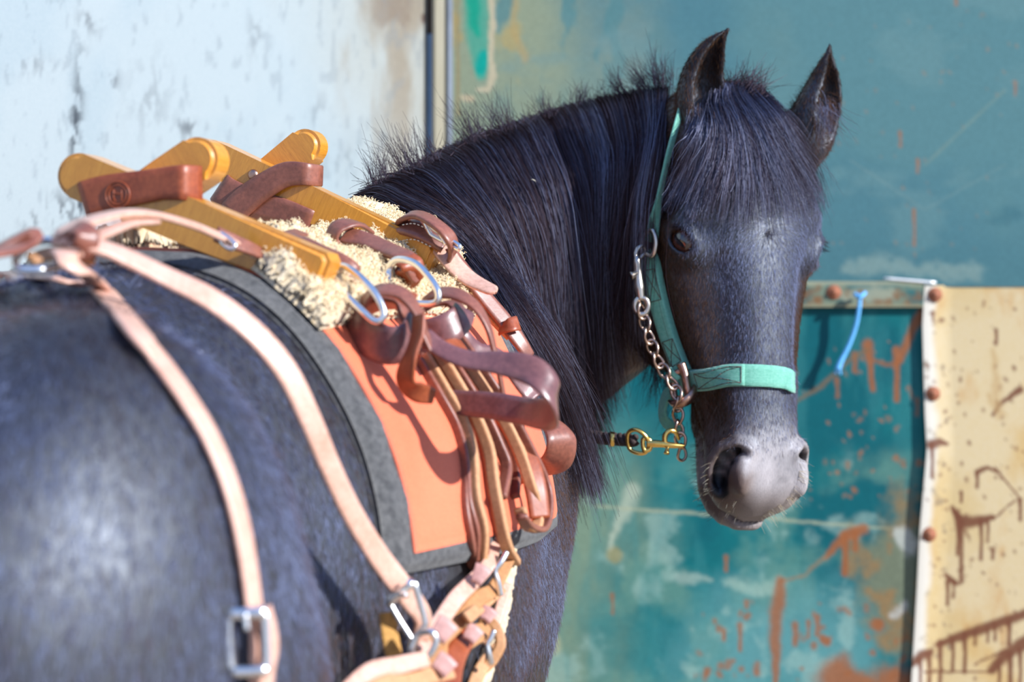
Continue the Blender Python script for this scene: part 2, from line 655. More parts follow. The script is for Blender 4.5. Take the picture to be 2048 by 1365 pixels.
# nostrils
NOSE = []
for sg in (-1, 1):
    rim = [hp_(.440, .036 * sg, -.008), hp_(.431, .046 * sg, -.015), hp_(.434, .057 * sg, -.028), hp_(.447, .064 * sg, -.041), hp_(.465, .064 * sg, -.047), hp_(.482, .059 * sg, -.049)]
    chain(rim, [.008, .009, .009, .008, .007, .006], .012)
    ell(hp_(.463, .042 * sg, -.017), HA, (.028, .011, .012), .012)      # inner wing
    hole = [hp_(.444, .038 * sg, -.004), hp_(.440, .046 * sg, -.010), hp_(.447, .056 * sg, -.022), hp_(.460, .059 * sg, -.031), hp_(.473, .058 * sg, -.036), hp_(.482, .056 * sg, -.039)]
    inn = [p - e_w * .012 - e_v * sg * .006 - e_u * .006 for p in hole]
    NOSE += inn + hole[2:]
    chain(hole, [.004, .0065, .0085, .009, .008, .004], .006, cut)
    chain(inn, [.004, .0075, .0100, .010, .009, .005], .005, cut)

# lower lip and chin, parted from the upper lip by the mouth line
low = [hp_(*q[:3]) for q in catmull([(.34, 0, -.114), (.39, 0, -.106), (.435, 0, -.104), (.470, 0, -.101), (.495, 0, -.091), (.507, 0, -.076)], 15)]
LWI = np.interp(np.linspace(0, 1, 15), [0, .3, .55, .75, .9, 1], [.034, .038, .043, .045, .040, .026])


def low_fn(P):
    o = None
    for (a, b, wa, wb2) in zip(low[:-1], low[1:], LWI[:-1], LWI[1:]):
        d = (b - a); L = np.linalg.norm(d); d = d / L
        q = P - a.astype(np.float32)
        t = np.clip((q @ d) / L, 0, 1)
        hw = wa + (wb2 - wa) * t
        r = q - (t * L)[..., None] * d
        v = r @ e_v
        n = np.linalg.norm(r - v[..., None] * e_v, axis=-1)
        rad = .0165
        core = np.maximum(np.abs(v) - (hw - rad), 0)
        f = np.hypot(core, n) - rad
        o = f if o is None else np.minimum(o, f)
    return o


def mouth_fn(P):
    """thin slot between the lips"""
    q = P - P0.astype(np.float32)
    u, v, w = q @ e_u, q @ e_v, q @ e_w
    return np.maximum(np.abs(w - MW(u, v)) - .0022, np.maximum(.400 - u, np.abs(v) - .09))


def MW(u, v):
    return np.interp(u, [.38, .42, .455, .485, .505, .54], [-.088, -.087, -.083, -.077, -.070, -.058]).astype(np.float32)


lo_, hi_ = np.min([p for p in low], 0) - .06, np.max([p for p in low], 0) + .06
add(low_fn, lo_, hi_, .008)
cut(mouth_fn, lo_, hi_, .005)
ell(hp_(.385, 0, -.125), HA, (.03, .03, .022), .02)


# ears
def ear(base, tip, bend, opening, w, th=.0052, L2=None):
    base, tip, bend = np.array(base), np.array(tip), np.array(bend)
    ts = np.linspace(0, 1, 26)
    C = np.array([(1 - t) ** 2 * base + 2 * t * (1 - t) * bend + t * t * tip for t in ts])
    T = nrm(np.gradient(C, axis=0))
    op = np.asarray(opening, float)
    prof = np.interp(ts, [0, .12, .3, .5, .7, .85, .95, 1], [.78, .92, 1.0, .92, .70, .44, .20, .06]) * w

    def outer(P):
        o = None
        for i in range(len(ts)):
            O = nrm(op - T[i] * op.dot(T[i])); Sd = np.cross(T[i], O)
            f = ell_fn(C[i], np.array([T[i], O, Sd]), (.014, max(.004, prof[i] * .80), max(.0042, prof[i])))(P)
            o = f if o is None else np.minimum(o, f)
        return o

    def inner(P):
        o = None
        for i in range(3, len(ts) - 2):
            O = nrm(op - T[i] * op.dot(T[i])); Sd = np.cross(T[i], O)
            g = prof[i]
            f = ell_fn(C[i] + O * (g * .52), np.array([T[i], O, Sd]), (.012, max(.003, g * .95), max(.002, g - .0062 - .10 * g)))(P)
            o = f if o is None else np.minimum(o, f)
        return o
    lo, hi = C.min(0) - w * 1.3, C.max(0) + w * 1.3
    # shape the pinna alone, then blend it on
    sl, P = box_of(lo, hi)
    f = outer(P)
    f = -smin(-f, inner(P), .004)
    FLD[sl] = smin(FLD[sl], f.astype(np.float32), .012)


earL_base, earR_base = at(1405, 290, 2.915), at(1602, 288, 2.985)
ear(earL_base, at(1448, 68, 2.90), at(1382, 140, 2.90), nrm(np.array([.55, -.75, .0])), .0315)
ear(earR_base, at(1658, 104, 2.985), at(1652, 215, 2.965), nrm(np.array([.72, -.65, .1])), .034)
cap(earR_base, np.array(earR_base) + np.array([-.02, .01, -.03]), .028, .03, .03)
cap(earL_base, np.array(earL_base) + np.array([.02, .01, -.03]), .024, .03, .03)


def surface_nets(F, X, Y, Z):
    nx, ny, nz = F.shape
    neg = F < 0
    # cells with sign change
    c = neg[:-1, :-1, :-1].astype(np.int8)
    cnt = np.zeros((nx - 1, ny - 1, nz - 1), np.int8)
    for i in (0, 1):
        for j in (0, 1):
            for k in (0, 1):
                cnt += neg[i:nx - 1 + i, j:ny - 1 + j, k:nz - 1 + k]
    act = np.argwhere((cnt > 0) & (cnt < 8))
    idx = np.full(cnt.shape, -1, np.int32)
    idx[act[:, 0], act[:, 1], act[:, 2]] = np.arange(len(act))
    a0, a1, a2 = act.T
    acc = np.zeros((len(act), 3)); num = np.zeros(len(act))
    crd = (X, Y, Z)
    cor = {}
    for i in (0, 1):
        for j in (0, 1):
            for k in (0, 1):
                cor[(i, j, k)] = F[a0 + i, a1 + j, a2 + k].astype(float)
    for (p, q) in [((0,0,0),(1,0,0)),((0,1,0),(1,1,0)),((0,0,1),(1,0,1)),((0,1,1),(1,1,1)),((0,0,0),(0,1,0)),((1,0,0),(1,1,0)),((0,0,1),(0,1,1)),((1,0,1),(1,1,1)),((0,0,0),(0,0,1)),((1,0,0),(1,0,1)),((0,1,0),(0,1,1)),((1,1,0),(1,1,1))]:
        f0, f1 = cor[p], cor[q]
        m = (f0 < 0) != (f1 < 0)
        t = np.where(m, f0 / np.where(m, f0 - f1, 1), 0)
        pp = np.stack([X[a0 + p[0]], Y[a1 + p[1]], Z[a2 + p[2]]], 1)
        qq = np.stack([X[a0 + q[0]], Y[a1 + q[1]], Z[a2 + q[2]]], 1)
        acc += np.where(m[:, None], pp + (qq - pp) * t[:, None], 0)
        num += m
    V = acc / num[:, None]
    Fs = []
    for d in range(3):
        sl0 = [slice(1, -1)] * 3; sl1 = [slice(1, -1)] * 3
        sl0[d] = slice(0, -1); sl1[d] = slice(1, None)
        s0, s1 = neg[tuple(sl0)], neg[tuple(sl1)]
        e = np.argwhere(s0 != s1)
        flip = s0[e[:, 0], e[:, 1], e[:, 2]]
        off = np.array([1, 1, 1]); off[d] = 0
        g = e + off
        o1, o2 = [k for k in range(3) if k != d]
        def cell(da, db):
            h = g.copy(); h[:, o1] -= da; h[:, o2] -= db
            return idx[h[:, 0], h[:, 1], h[:, 2]]
        q = np.stack([cell(1, 1), cell(0, 1), cell(0, 0), cell(1, 0)], 1)
        fl = flip if d != 1 else ~flip
        q = np.where(fl[:, None], q, q[:, ::-1])
        Fs.append(q)
    return V, np.vstack(Fs)


HV, HF = surface_nets(FLD, GX, GY, GZ)
del FLD


def lap(V, F, it=2, lam=.5):
    n = len(V)
    e = np.vstack([F[:, [0, 1]], F[:, [1, 2]], F[:, [2, 3]], F[:, [3, 0]]])
    i = np.r_[e[:, 0], e[:, 1]]; j = np.r_[e[:, 1], e[:, 0]]
    deg = np.bincount(i, minlength=n)
    for _ in range(it):
        a = np.stack([np.bincount(i, V[j, k], n) for k in range(3)], 1) / np.maximum(deg, 1)[:, None]
        V = V + lam * (a - V)
    return V


inh = (HV - P0) @ e_u
headm = (HV[:, 0] > .12) & (HV[:, 1] < 3.06) & (HV[:, 2] > .85)
HS = lap(HV, HF, 6, .5)
HM = lap(HV, HF, 1, .45)
earm = headm & ((HV - P0) @ e_u < -.012) & (HV[:, 1] < 3.02) & ((abs(HV[:, 0] - at(1410, 180, 2.9).x) < .034) | (HV[:, 0] > at(1560, 180, 2.98).x))
HV = np.where(earm[:, None], lap(HV, HF, 4, .5), np.where(headm[:, None], HM, HS))

hme = bpy.data.meshes.new('horse')
hme.vertices.add(len(HV)); hme.vertices.foreach_set('co', HV.astype(np.float32).ravel())
hme.loops.add(HF.size); hme.loops.foreach_set('vertex_index', HF.astype(np.int32).ravel())
hme.polygons.add(len(HF)); hme.polygons.foreach_set('loop_start', np.arange(0, HF.size, 4, dtype=np.int32))
try:
    hme.polygons.foreach_set('loop_total', np.full(len(HF), 4, dtype=np.int32))
except Exception:
    pass
hme.update(calc_edges=True)
hme.validate()
hme.polygons.foreach_set('use_smooth', np.ones(len(hme.polygons), dtype=bool))
horse = bpy.data.objects.new('horse', hme)
COL.objects.link(horse)
tag(horse, 'black pony with a long mane looking back over its right shoulder', 'horse')
BVH = BVHTree.FromPolygons([Vector(v) for v in HV.tolist()], [tuple(f) for f in HF.tolist()])
CAMV = Vector((0, 0, CAMZ))


def ray(px, py):
    """surface point and normal of the horse under a photo pixel"""
    d = (at(px, py, 1.0) - CAMV).normalized()
    h, n, i, dist = BVH.ray_cast(CAMV, d)
    if h is None:
        return None, None
    if n.dot(d) > 0: n = -n
    return h, n
# ------------------------------------------------------------------ the setting: painted steel walls, post, floor
def vnoise(x, y, seed, per=1.0):
    """smooth value noise"""
    r = np.random.default_rng(seed).random((257, 257))
    x = x / per; y = y / per
    i = np.floor(x).astype(int); j = np.floor(y).astype(int)
    a = x - i; b = y - j
    a = a * a * (3 - 2 * a); b = b * b * (3 - 2 * b)
    g = lambda p, q: r[p % 257, q % 257]
    return (g(i, j) * (1 - a) + g(i + 1, j) * a) * (1 - b) + (g(i, j + 1) * (1 - a) + g(i + 1, j + 1) * a) * b


def fbm(x, y, seed, per, oct=5, gain=.55):
    o, w, t = 0, 1., 0.
    for k in range(oct):
        o = o + w * vnoise(x + 17.3 * k, y + 9.1 * k, seed + k, per / 2 ** k)
        t += w; w *= gain
    return o / t


def sstep(a, b, x):
    t = np.clip((x - a) / (b - a), 0, 1)
    return t * t * (3 - 2 * t)


def lin(c):
    c = np.asarray(c, float) / 255.
    return np.where(c <= .04045, c / 12.92, ((c + .055) / 1.055) ** 2.4)


class Paint:
    """colour of a flat sheet, laid out in photo-pixel units on the sheet itself"""
    def __init__(s, px, py, base):
        s.x, s.y = px, py
        s.c = np.broadcast_to(lin(base), px.shape + (3,)).copy()

    def lay(s, col, a):
        s.c += (lin(col) - s.c) * np.clip(a, 0, 1)[..., None]

    def stroke(s, pts, w, col, a=1., soft=.6, wob=0., seed=3):
        pts = np.array(pts, float)
        d = np.full(s.x.shape, 1e9)
        ww = np.atleast_1d(w)
        wx, wy = s.x, s.y
        if wob:
            wx = wx + (fbm(s.x, s.y, seed, 18, 3) - .5) * wob * 2
            wy = wy + (fbm(s.x, s.y, seed + 50, 18, 3) - .5) * wob * 2
        n = len(pts)
        for i in range(n - 1):
            p, q = pts[i], pts[i + 1]
            e = q - p
            t = np.clip(((wx - p[0]) * e[0] + (wy - p[1]) * e[1]) / (e @ e + 1e-9), 0, 1)
            r0 = np.interp(i / max(1, n - 1), np.linspace(0, 1, len(ww)), ww)
            r1 = np.interp((i + 1) / max(1, n - 1), np.linspace(0, 1, len(ww)), ww)
            d = np.minimum(d, np.hypot(wx - p[0] - t * e[0], wy - p[1] - t * e[1]) / (r0 + (r1 - r0) * t))
        s.lay(col, a * (1 - sstep(1 - soft, 1 + soft, d)))

    def drip(s, x, y0, y1, w, col, a=1.):
        s.stroke([(x, y0), (x + 1, (y0 + y1) / 2), (x, y1)], [w, w * .62, w * .75], col, a, .5, 1.0, int(x))

    def spots(s, n, box, r, col, a, seed):
        g = np.random.default_rng(seed)
        for k in range(n):
            x, y = g.uniform(box[0], box[2]), g.uniform(box[1], box[3])
            rr = r * g.uniform(.5, 1.5); L = g.uniform(0, 2.4) * rr; an = g.uniform(.7, 2.6)
            m = (abs(s.x - x) < 6 * rr + L + 4) & (abs(s.y - y) < 6 * rr + L + 4)
            if not m.any(): continue
            i0, i1 = np.where(m.any(1))[0][[0, -1]]; j0, j1 = np.where(m.any(0))[0][[0, -1]]
            sl = (slice(i0, i1 + 1), slice(j0, j1 + 1))
            sub = Paint.__new__(Paint)
            sub.x, sub.y, sub.c = s.x[sl], s.y[sl], s.c[sl]
            sub.stroke([(x, y), (x + L * math.cos(an), y + L * math.sin(an))], rr, col, a * g.uniform(.5, 1), .5, rr * .7, int(seed * 100 + k))


def paint_mat(name, rough=.5, bump=.2, scale=220, k=(.68, .66, .60), **kw):
    t = NT(name)
    at_ = t.new('ShaderNodeVertexColor', layer_name='paint')
    f = t.noise(scale, 5, .6)
    c = t.mix(.10, at_.outputs['Color'], t.ramp(f, [(.3, (.0, .0, .0)), (.7, (1, 1, 1))]), 'OVERLAY')
    c = t.mix(1.0, c, k, 'MULTIPLY')
    t.set(Base_Color=c, Roughness=rough, **kw)
    t.bump(f, bump, .0012)
    return t.m


def sheet(name, xs, ys, pos, paint, mat, parent, thick, tdir, back_face=True):
    """flat sheet with a front grid (vertex colours) and closed edges/back"""
    n, m = len(xs), len(ys)
    PX, PY = np.meshgrid(xs, ys, indexing='ij')
    V = pos(PX, PY)
    C = paint(PX, PY)
    back = V + np.asarray(tdir) * thick
    bi = np.concatenate([np.arange(0, m), np.arange(1, n) * m + m - 1, (n - 1) * m + np.arange(m - 2, -1, -1), np.arange(n - 2, 0, -1) * m])
    Vf = V.reshape(-1, 3)
    Vall = np.vstack([Vf, back.reshape(-1, 3)[bi]])
    F = grid_faces(n, m)
    nb, o = len(bi), len(Vf)
    F += [(bi[i], bi[(i + 1) % nb], o + (i + 1) % nb, o + i) for i in range(nb)]
    if back_face: F.append(tuple(range(o, o + nb))[::-1])
    ob = mesh_obj(name, Vall, F, mat, parent, False)
    ca = ob.data.color_attributes.new('paint', 'FLOAT_COLOR', 'POINT')
    cc = np.vstack([C.reshape(-1, 3), C.reshape(-1, 3)[bi]])
    ca.data.foreach_set('color', np.c_[cc, np.ones(len(cc))].astype(np.float32).ravel())
    return ob


def px_axis(vis0, vis1, step, lo, hi):
    a = np.arange(vis0, vis1 + step, step)
    l = np.arange(lo, vis0, 60.) if lo < vis0 else np.array([])
    h = np.arange(vis1 + step + 60, hi, 60.)
    return np.concatenate([l, a, h])


DB = 3.78
RUST, BRN = (176, 104, 62), (128, 70, 34)
pos_back = lambda D: (lambda X, Y: np.stack([(X - 1024) / FPX * D, np.full_like(X, D), CAMZ - (Y - 682.5) / FPX * D], -1))


def paint_upper(X, Y):
    p = Paint(X, Y, (98, 142, 150))
    p.lay((84, 132, 146), sstep(.45, .7, fbm(X, Y, 11, 420)) * .8)
    k = sstep(1500, 950, X + (fbm(X, Y, 12, 200) - .5) * 500) * sstep(520, 330, Y)
    p.lay((160, 166, 140), k * .95)
    p.lay((164, 170, 158), sstep(.52, .72, fbm(X, Y, 13, 160)) * .35 * sstep(1700, 1000, X))
    p.lay((84, 138, 146), sstep(.55, .66, fbm(X * 1.6, Y * .6, 14, 70)) * .75 * sstep(1420, 1150, X) * sstep(300, 60, Y))
    p.lay((196, 168, 108), sstep(.60, .70, fbm(X, Y * .7, 15, 60)) * .7 * sstep(1220, 960, X))
    p.lay((120, 156, 160), sstep(.56, .7, fbm(X * .5, Y, 16, 90)) * .4)
    p.lay((70, 120, 132), sstep(430, 560, Y) * .35)
    # green paint left under a torn strip
    p.stroke([(952, -30), (955, 70), (962, 150)], [24, 24, 10], (84, 172, 150), .9, .35, 3)
    p.stroke([(945, -30), (948, 40), (956, 70)], [14, 12, 6], (0, 168, 140), .9, .6, 5)
    p.stroke([(966, 112), (962, 140)], [12, 11], (0, 172, 158), 1, .4, 4)
    p.stroke([(983, -30), (985, 60), (980, 120), (986, 150), (976, 178), (956, 180)], [6, 6, 5, 9, 6, 4], (214, 196, 168), .95, .4, 5)
    p.stroke([(928, 196), (944, 198)], [6, 6], (214, 190, 160), .9, .5, 2)
    p.stroke([(914, -20), (916, 230)], 4, (170, 140, 96), .6, .6, 2)
    p.stroke([(1032, -20), (1028, 60), (1050, 115)], [7, 6, 9], (196, 164, 110), .6, .7, 6)
    p.stroke([(1850, 330), (2010, 180)], 2.0, (150, 165, 150), .5)
    p.stroke([(1700, 320), (1850, 420), (2010, 330)], 1.6, (150, 170, 165), .3)
    for q in [(1828, 420, 492), (1800, 265, 292), (1912, 0, 10), (2030, 165, 190), (1835, 320, 345)]:
        p.drip(q[0], q[1], q[2], 4, (176, 118, 84), .75)
    p.spots(60, (1660, 20, 2048, 520), 2.0, (170, 130, 100), .6, 5)
    p.stroke([(1700, 535), (1750, 530), (1830, 540), (1950, 545)], [12, 18, 12, 16], (150, 172, 168), .65, .8, 14)
    p.stroke([(1990, 440), (2030, 430)], 14, (56, 110, 126), .5, .9, 14)
    return p.c


def paint_lower(X, Y):
    p = Paint(X, Y, (6, 118, 126))
    p.lay((0, 104, 116), sstep(.42, .62, fbm(X, Y, 21, 240)))
    up = sstep(880, 1000, Y + (fbm(X, Y, 22, 160) - .5) * 240)
    p.lay((112, 158, 146), up * sstep(.42, .62, fbm(X, Y, 23, 130)) * .7)
    p.lay((150, 166, 140), sstep(1360, 1120, X + (fbm(X, Y, 24, 150) - .5) * 260) * sstep(760, 1000, Y) * .75)
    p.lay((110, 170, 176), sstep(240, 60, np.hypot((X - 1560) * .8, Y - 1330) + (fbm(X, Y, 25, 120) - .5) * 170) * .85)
    p.lay((180, 208, 200), sstep(.60, .74, fbm(X, Y, 26, 70)) * up * .45)
    p.lay((70, 148, 152), sstep(.5, .7, fbm(X * 2.4, Y * .5, 27, 120)) * .35)
    p.lay((200, 196, 160), sstep(.58, .70, fbm(X, Y, 28, 90)) * .65 * sstep(1230, 1130, X) * sstep(1050, 1150, Y))
    # pale scrape
    p.stroke([(1262, 985), (1240, 1040), (1215, 1100)], [15, 11, 4], (190, 200, 182), .85, .7, 9)
    p.stroke([(1190, 1012), (1300, 1022), (1500, 1034), (1620, 1045), (1830, 1062)], 3.0, (190, 192, 165), .75, .6, 2)
    p.stroke([(1228, 1110), (1230, 1112)], 16, (176, 160, 110), .7, .3, 3)
    p.stroke([(1455, 1165), (1520, 1182), (1560, 1170)], [10, 14, 14], (182, 208, 196), .6, .8, 10)
    p.stroke([(1360, 1155), (1420, 1160)], [10, 6], (182, 200, 190), .6, .8, 10)
    # worn patch by the cream sheet
    g = 1 - sstep(70, 118, np.hypot((X - 1800) * 1.05, (Y - 1165) * .62) + (fbm(X, Y, 31, 70) - .5) * 110)
    p.lay((132, 136, 112), g * .9)
    p.lay((168, 128, 84), g * sstep(.48, .62, fbm(X, Y, 32, 60)) * .8)
    p.stroke([(1800, 1070), (1822, 1095)], [16, 18], (206, 206, 200), .9, .5, 10)
    p.stroke([(1812, 1205), (1785, 1235)], [8, 8], (206, 200, 196), .8, .5, 8)
    p.stroke([(1752, 1250), (1756, 1252)], 12, RUST, .9, .4, 4)
    # rust runs
    p.stroke([(1860, 600), (1830, 650), (1800, 720), (1790, 728)], [11, 9, 7, 4], RUST, .9, .5, 3)
    p.drip(1793, 700, 800, 8, RUST, .9)
    p.stroke([(1735, 690), (1740, 730), (1747, 780)], [12, 6, 5], RUST, .92, .5, 3)
    p.drip(1709, 710, 742, 7, RUST, .8)
    p.stroke([(1735, 700), (1700, 720), (1640, 775), (1590, 805)], [5, 3, 5, 3], (150, 112, 80), .7, .6, 3)
    p.stroke([(1745, 720), (1775, 730), (1800, 725)], 4, RUST, .7, .6, 2)
    p.drip(1674, 760, 795, 5, RUST, .8); p.drip(1834, 800, 830, 5, RUST, .7)
    p.spots(55, (1590, 680, 1850, 1010), 2.6, (186, 120, 84), .8, 9)
    p.spots(16, (1590, 800, 1850, 1010), 4.2, (178, 112, 74), .8, 19)
    p.stroke([(1725, 1060), (1690, 1072), (1650, 1115)], [13, 10, 5], RUST, .9, .5, 5)
    p.drip(1690, 1070, 1148, 9, RUST, .9); p.drip(1710, 1065, 1100, 8, RUST, .85)
    p.stroke([(1650, 1115), (1610, 1150), (1560, 1165)], [4, 3, 3], (170, 130, 96), .7, .7, 3)
    p.stroke([(1560, 1165), (1556, 1210), (1550, 1260), (1551, 1375)], [10, 14, 12, 5], RUST, .85, .6, 5)
    for x, a, b, w in [(1590, 1250, 1290, 7), (1617, 1245, 1275, 5), (1634, 1235, 1270, 7), (1480, 1250, 1300, 6), (1447, 1262, 1280, 6), (1225, 1190, 1228, 4), (1452, 1115, 1142, 5), (1493, 1205, 1215, 6)]:
        p.drip(x, a, b, w, RUST, .8)
    p.stroke([(1645, 1280), (1652, 1285)], 9, RUST, .9, .4, 4)
    p.lay(RUST, sstep(1300, 1352, Y + (fbm(X, Y, 35, 60) - .5) * 110) * sstep(1600, 1680, X + (fbm(X, Y, 36, 50) - .5) * 120) * .9)
    p.spots(50, (1380, 1200, 1840, 1360), 4.5, RUST, .8, 12)
    return p.c


def paint_cream(X, Y):
    p = Paint(X, Y, (236, 212, 160))
    p.lay((243, 226, 188), sstep(.45, .65, fbm(X, Y, 41, 260)) * .8)
    p.lay((232, 196, 128), sstep(.5, .68, fbm(X, Y * .7, 42, 130)) * .75)
    p.lay((224, 176, 108), sstep(.6, .75, fbm(X * 1.6, Y * .7, 43, 110)) * .6)
    edge = 1848 + np.interp(Y, [560, 650, 830, 900, 1060, 1180, 1365], [2, -3, 2, 6, -8, -14, -25])
    p.lay((252, 252, 250), sstep(32, 13, X - edge + (fbm(X, Y, 47, 40) - .5) * 16) * .95)
    p.spots(150, (1850, 590, 2048, 1360), 2.6, BRN, .8, 44)
    p.spots(40, (1840, 600, 1900, 1360), 3.0, (150, 130, 110), .7, 45)
    for (pts, w) in [([(1862, 890), (1880, 885), (1894, 888)], [10, 8, 4]), ([(1910, 1025), (1925, 1045), (1960, 1042), (1985, 1035)], [5, 14, 10, 5]), ([(1905, 1015), (1918, 1035)], [4, 8]),
                     ([(1955, 945), (1975, 935), (1995, 945)], [6, 4, 3]), ([(2040, 780), (2010, 800), (1985, 830)], [7, 4, 4]), ([(1985, 1040), (2030, 1000)], 2), ([(1990, 935), (2040, 1000)], 2),
                     ([(1890, 1150), (1900, 1160), (1915, 1170)], [4, 6, 4]), ([(1875, 1290), (1930, 1270), (1990, 1250), (2060, 1225)], [5, 10, 10, 11]), ([(1985, 1340), (2010, 1310), (2060, 1280)], [9, 12, 14]),
                     ([(1826, 1330), (1845, 1312), (1862, 1305)], [6, 10, 8]), ([(1850, 1345), (1990, 1345)], 2), ([(1950, 1330), (2010, 1300)], 2)]:
        p.stroke(pts, w, BRN, .95, .45, 3)
    for x, a, b, w in [(1922, 1045, 1165, 6), (1915, 1040, 1110, 5), (1962, 1040, 1120, 5), (1975, 1040, 1085, 4), (1985, 1100, 1118, 5), (1864, 890, 955, 5), (1954, 945, 975, 5), (1895, 1165, 1210, 5), (1907, 1165, 1195, 4),
                       (1880, 1285, 1375, 6), (1905, 1280, 1340, 5), (1929, 1268, 1345, 6), (1950, 1262, 1290, 5), (1975, 1258, 1285, 4), (1990, 1250, 1282, 4), (2018, 1245, 1290, 6), (1998, 1325, 1375, 5), (2020, 1310, 1375, 7), (2040, 1300, 1375, 5), (1840, 1320, 1375, 5), (1858, 1310, 1375, 6),
                       (2040, 1000, 1040, 5), (1922, 985, 1005, 4), (1992, 660, 690, 4), (1866, 625, 640, 4)]:
        p.drip(x, a, b, w, BRN, .95)
    p.stroke([(1980, 790), (2000, 830), (1985, 700)], [6, 9, 5], (214, 178, 120), .6, .8, 8)
    return p.c


def paint_left(X, Y):
    p = Paint(X, Y, (222, 230, 232))
    p.lay((206, 220, 226), sstep(.45, .65, fbm(X, Y * .5, 51, 200)) * .6)
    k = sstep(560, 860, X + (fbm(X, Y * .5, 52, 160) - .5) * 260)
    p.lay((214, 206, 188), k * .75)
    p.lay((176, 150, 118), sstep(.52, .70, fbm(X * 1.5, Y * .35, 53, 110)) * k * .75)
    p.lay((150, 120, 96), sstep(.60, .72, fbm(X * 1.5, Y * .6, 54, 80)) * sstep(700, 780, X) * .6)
    g = fbm(X * 2.2, Y * .8, 55, 26, 4)
    col = np.exp(-((X - 156 - 6 * np.sin(Y / 60)) / 13) ** 2) * sstep(70, 120, Y) * (.35 + .75 * np.interp(Y, [100, 200, 240, 330, 420, 450], [.2, .55, 1, .6, 1, .3]))
    p.lay((74, 84, 94), col * sstep(.46, .62, g))
    for cx, cy, rx, ry, a in [(120, 430, 30, 40, .8), (220, 160, 16, 20, .8), (180, 40, 24, 26, .5), (60, 130, 40, 20, .35), (380, 320, 30, 60, .35), (60, 440, 20, 20, .5), (300, 200, 40, 80, .25), (510, 60, 14, 60, .3), (380, 255, 30, 16, .6), (640, 230, 16, 40, .3), (690, 330, 20, 30, .4)]:
        w = np.exp(-((X - cx) / rx) ** 2 - ((Y - cy) / ry) ** 2)
        p.lay((86, 92, 100), w * a * sstep(.48, .62, g) * 1.2)
    p.lay((150, 160, 168), sstep(.62, .72, fbm(X * 3, Y, 56, 40)) * .3)
    p.stroke([(847, 30), (847, 42)], 4, (110, 70, 56), .9, .5, 1)
    return p.c


MW_ = paint_mat('weathered_enamel', .5, .15, k=(.62, .65, .60), Specular_IOR_Level=.2)
MC_ = paint_mat('cream_sheet', .55, .2, k=(.63, .59, .51))
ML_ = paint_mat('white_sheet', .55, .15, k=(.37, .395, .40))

Z0 = lambda D: 682.5 + CAMZ * FPX / D          # pixel row of the ground at depth D

wall_back = bpy.data.objects.new('wall_back', None)
COL.objects.link(wall_back)
tag(wall_back, kind='structure')
upper = sheet('panel', px_axis(902, 2060, 4., 902, 3300), px_axis(-10, 571, 4., -1400, 575), pos_back(DB - .006), paint_upper, MW_, wall_back, .005, (0, 1, 0))
upper['label'] = 'weathered grey green upper steel sheet of the back wall'
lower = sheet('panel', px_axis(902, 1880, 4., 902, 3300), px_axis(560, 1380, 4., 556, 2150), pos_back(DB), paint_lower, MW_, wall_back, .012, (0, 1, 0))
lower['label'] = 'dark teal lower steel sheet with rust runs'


def cream_pos(X, Y):
    edge = np.interp(Y, [560, 650, 830, 900, 1060, 1180, 1365, 1500], [2, -3, 2, 6, -8, -14, -25, -30])
    k = sstep(60, 0, X - 1848)
    X2 = X + edge * sstep(200, 0, X - 1848)
    D = DB - .0045 - .006 * k + .0012 * np.sin(Y / 90.)
    return np.stack([(X2 - 1024) / FPX * D, D, CAMZ - (Y - 682.5) / FPX * D], -1)


cream = sheet('cover_sheet', px_axis(1848, 2060, 3., 1848, 3300), px_axis(571, 1380, 3.5, 571, 2140), cream_pos, lambda X, Y: paint_cream(X + np.interp(Y, [560, 650, 830, 900, 1060, 1180, 1365, 1500], [2, -3, 2, 6, -8, -14, -25, -30]) * sstep(200, 0, X - 1848), Y), MC_, wall_back, .003, (0, 1, 0), False)
cream['label'] = 'cream plastic sheet with a curled white edge and brown splashes'


def paint_rail(X, Y):
    p = Paint(X, Y, (58, 120, 124))
    p.lay((140, 152, 132), sstep(.45, .6, fbm(X, Y, 61, 40)) * .9)
    p.lay((190, 186, 160), sstep(576, 566, Y) * .8)
    p.stroke([(1690, 590), (1750, 592), (1790, 590)], [10, 16, 8], (178, 178, 158), .85, .6, 9)
    p.spots(40, (1600, 570, 1860, 618), 5, (150, 104, 70), .8, 62)
    p.lay((170, 160, 130), sstep(605, 612, Y) * .8)
    return p.c


def paint_rail_cream(X, Y):
    p = Paint(X, Y, (58, 120, 124))
    return p.c


rail = sheet('rail', px_axis(902, 1845, 5., 902, 1850), np.arange(563, 618, 4.), pos_back(DB - .0115), paint_rail, MW_, wall_back, .005, (0, 1, 0))
rail['label'] = 'weathered steel rail along the seam of the two sheets'
# the bright bare edge of the upper sheet
mb = bmesh.new()
pa, pb = at(1768, 557, DB - .012), at(1872, 566, DB - .012)
V, F = tube([pa, (pa + pb) / 2, pb], .0022, 8, 6)
part('bare_edge', (V, F), simple('bare_metal', (.86, .86, .84), .35, .3, .08), wall_back)


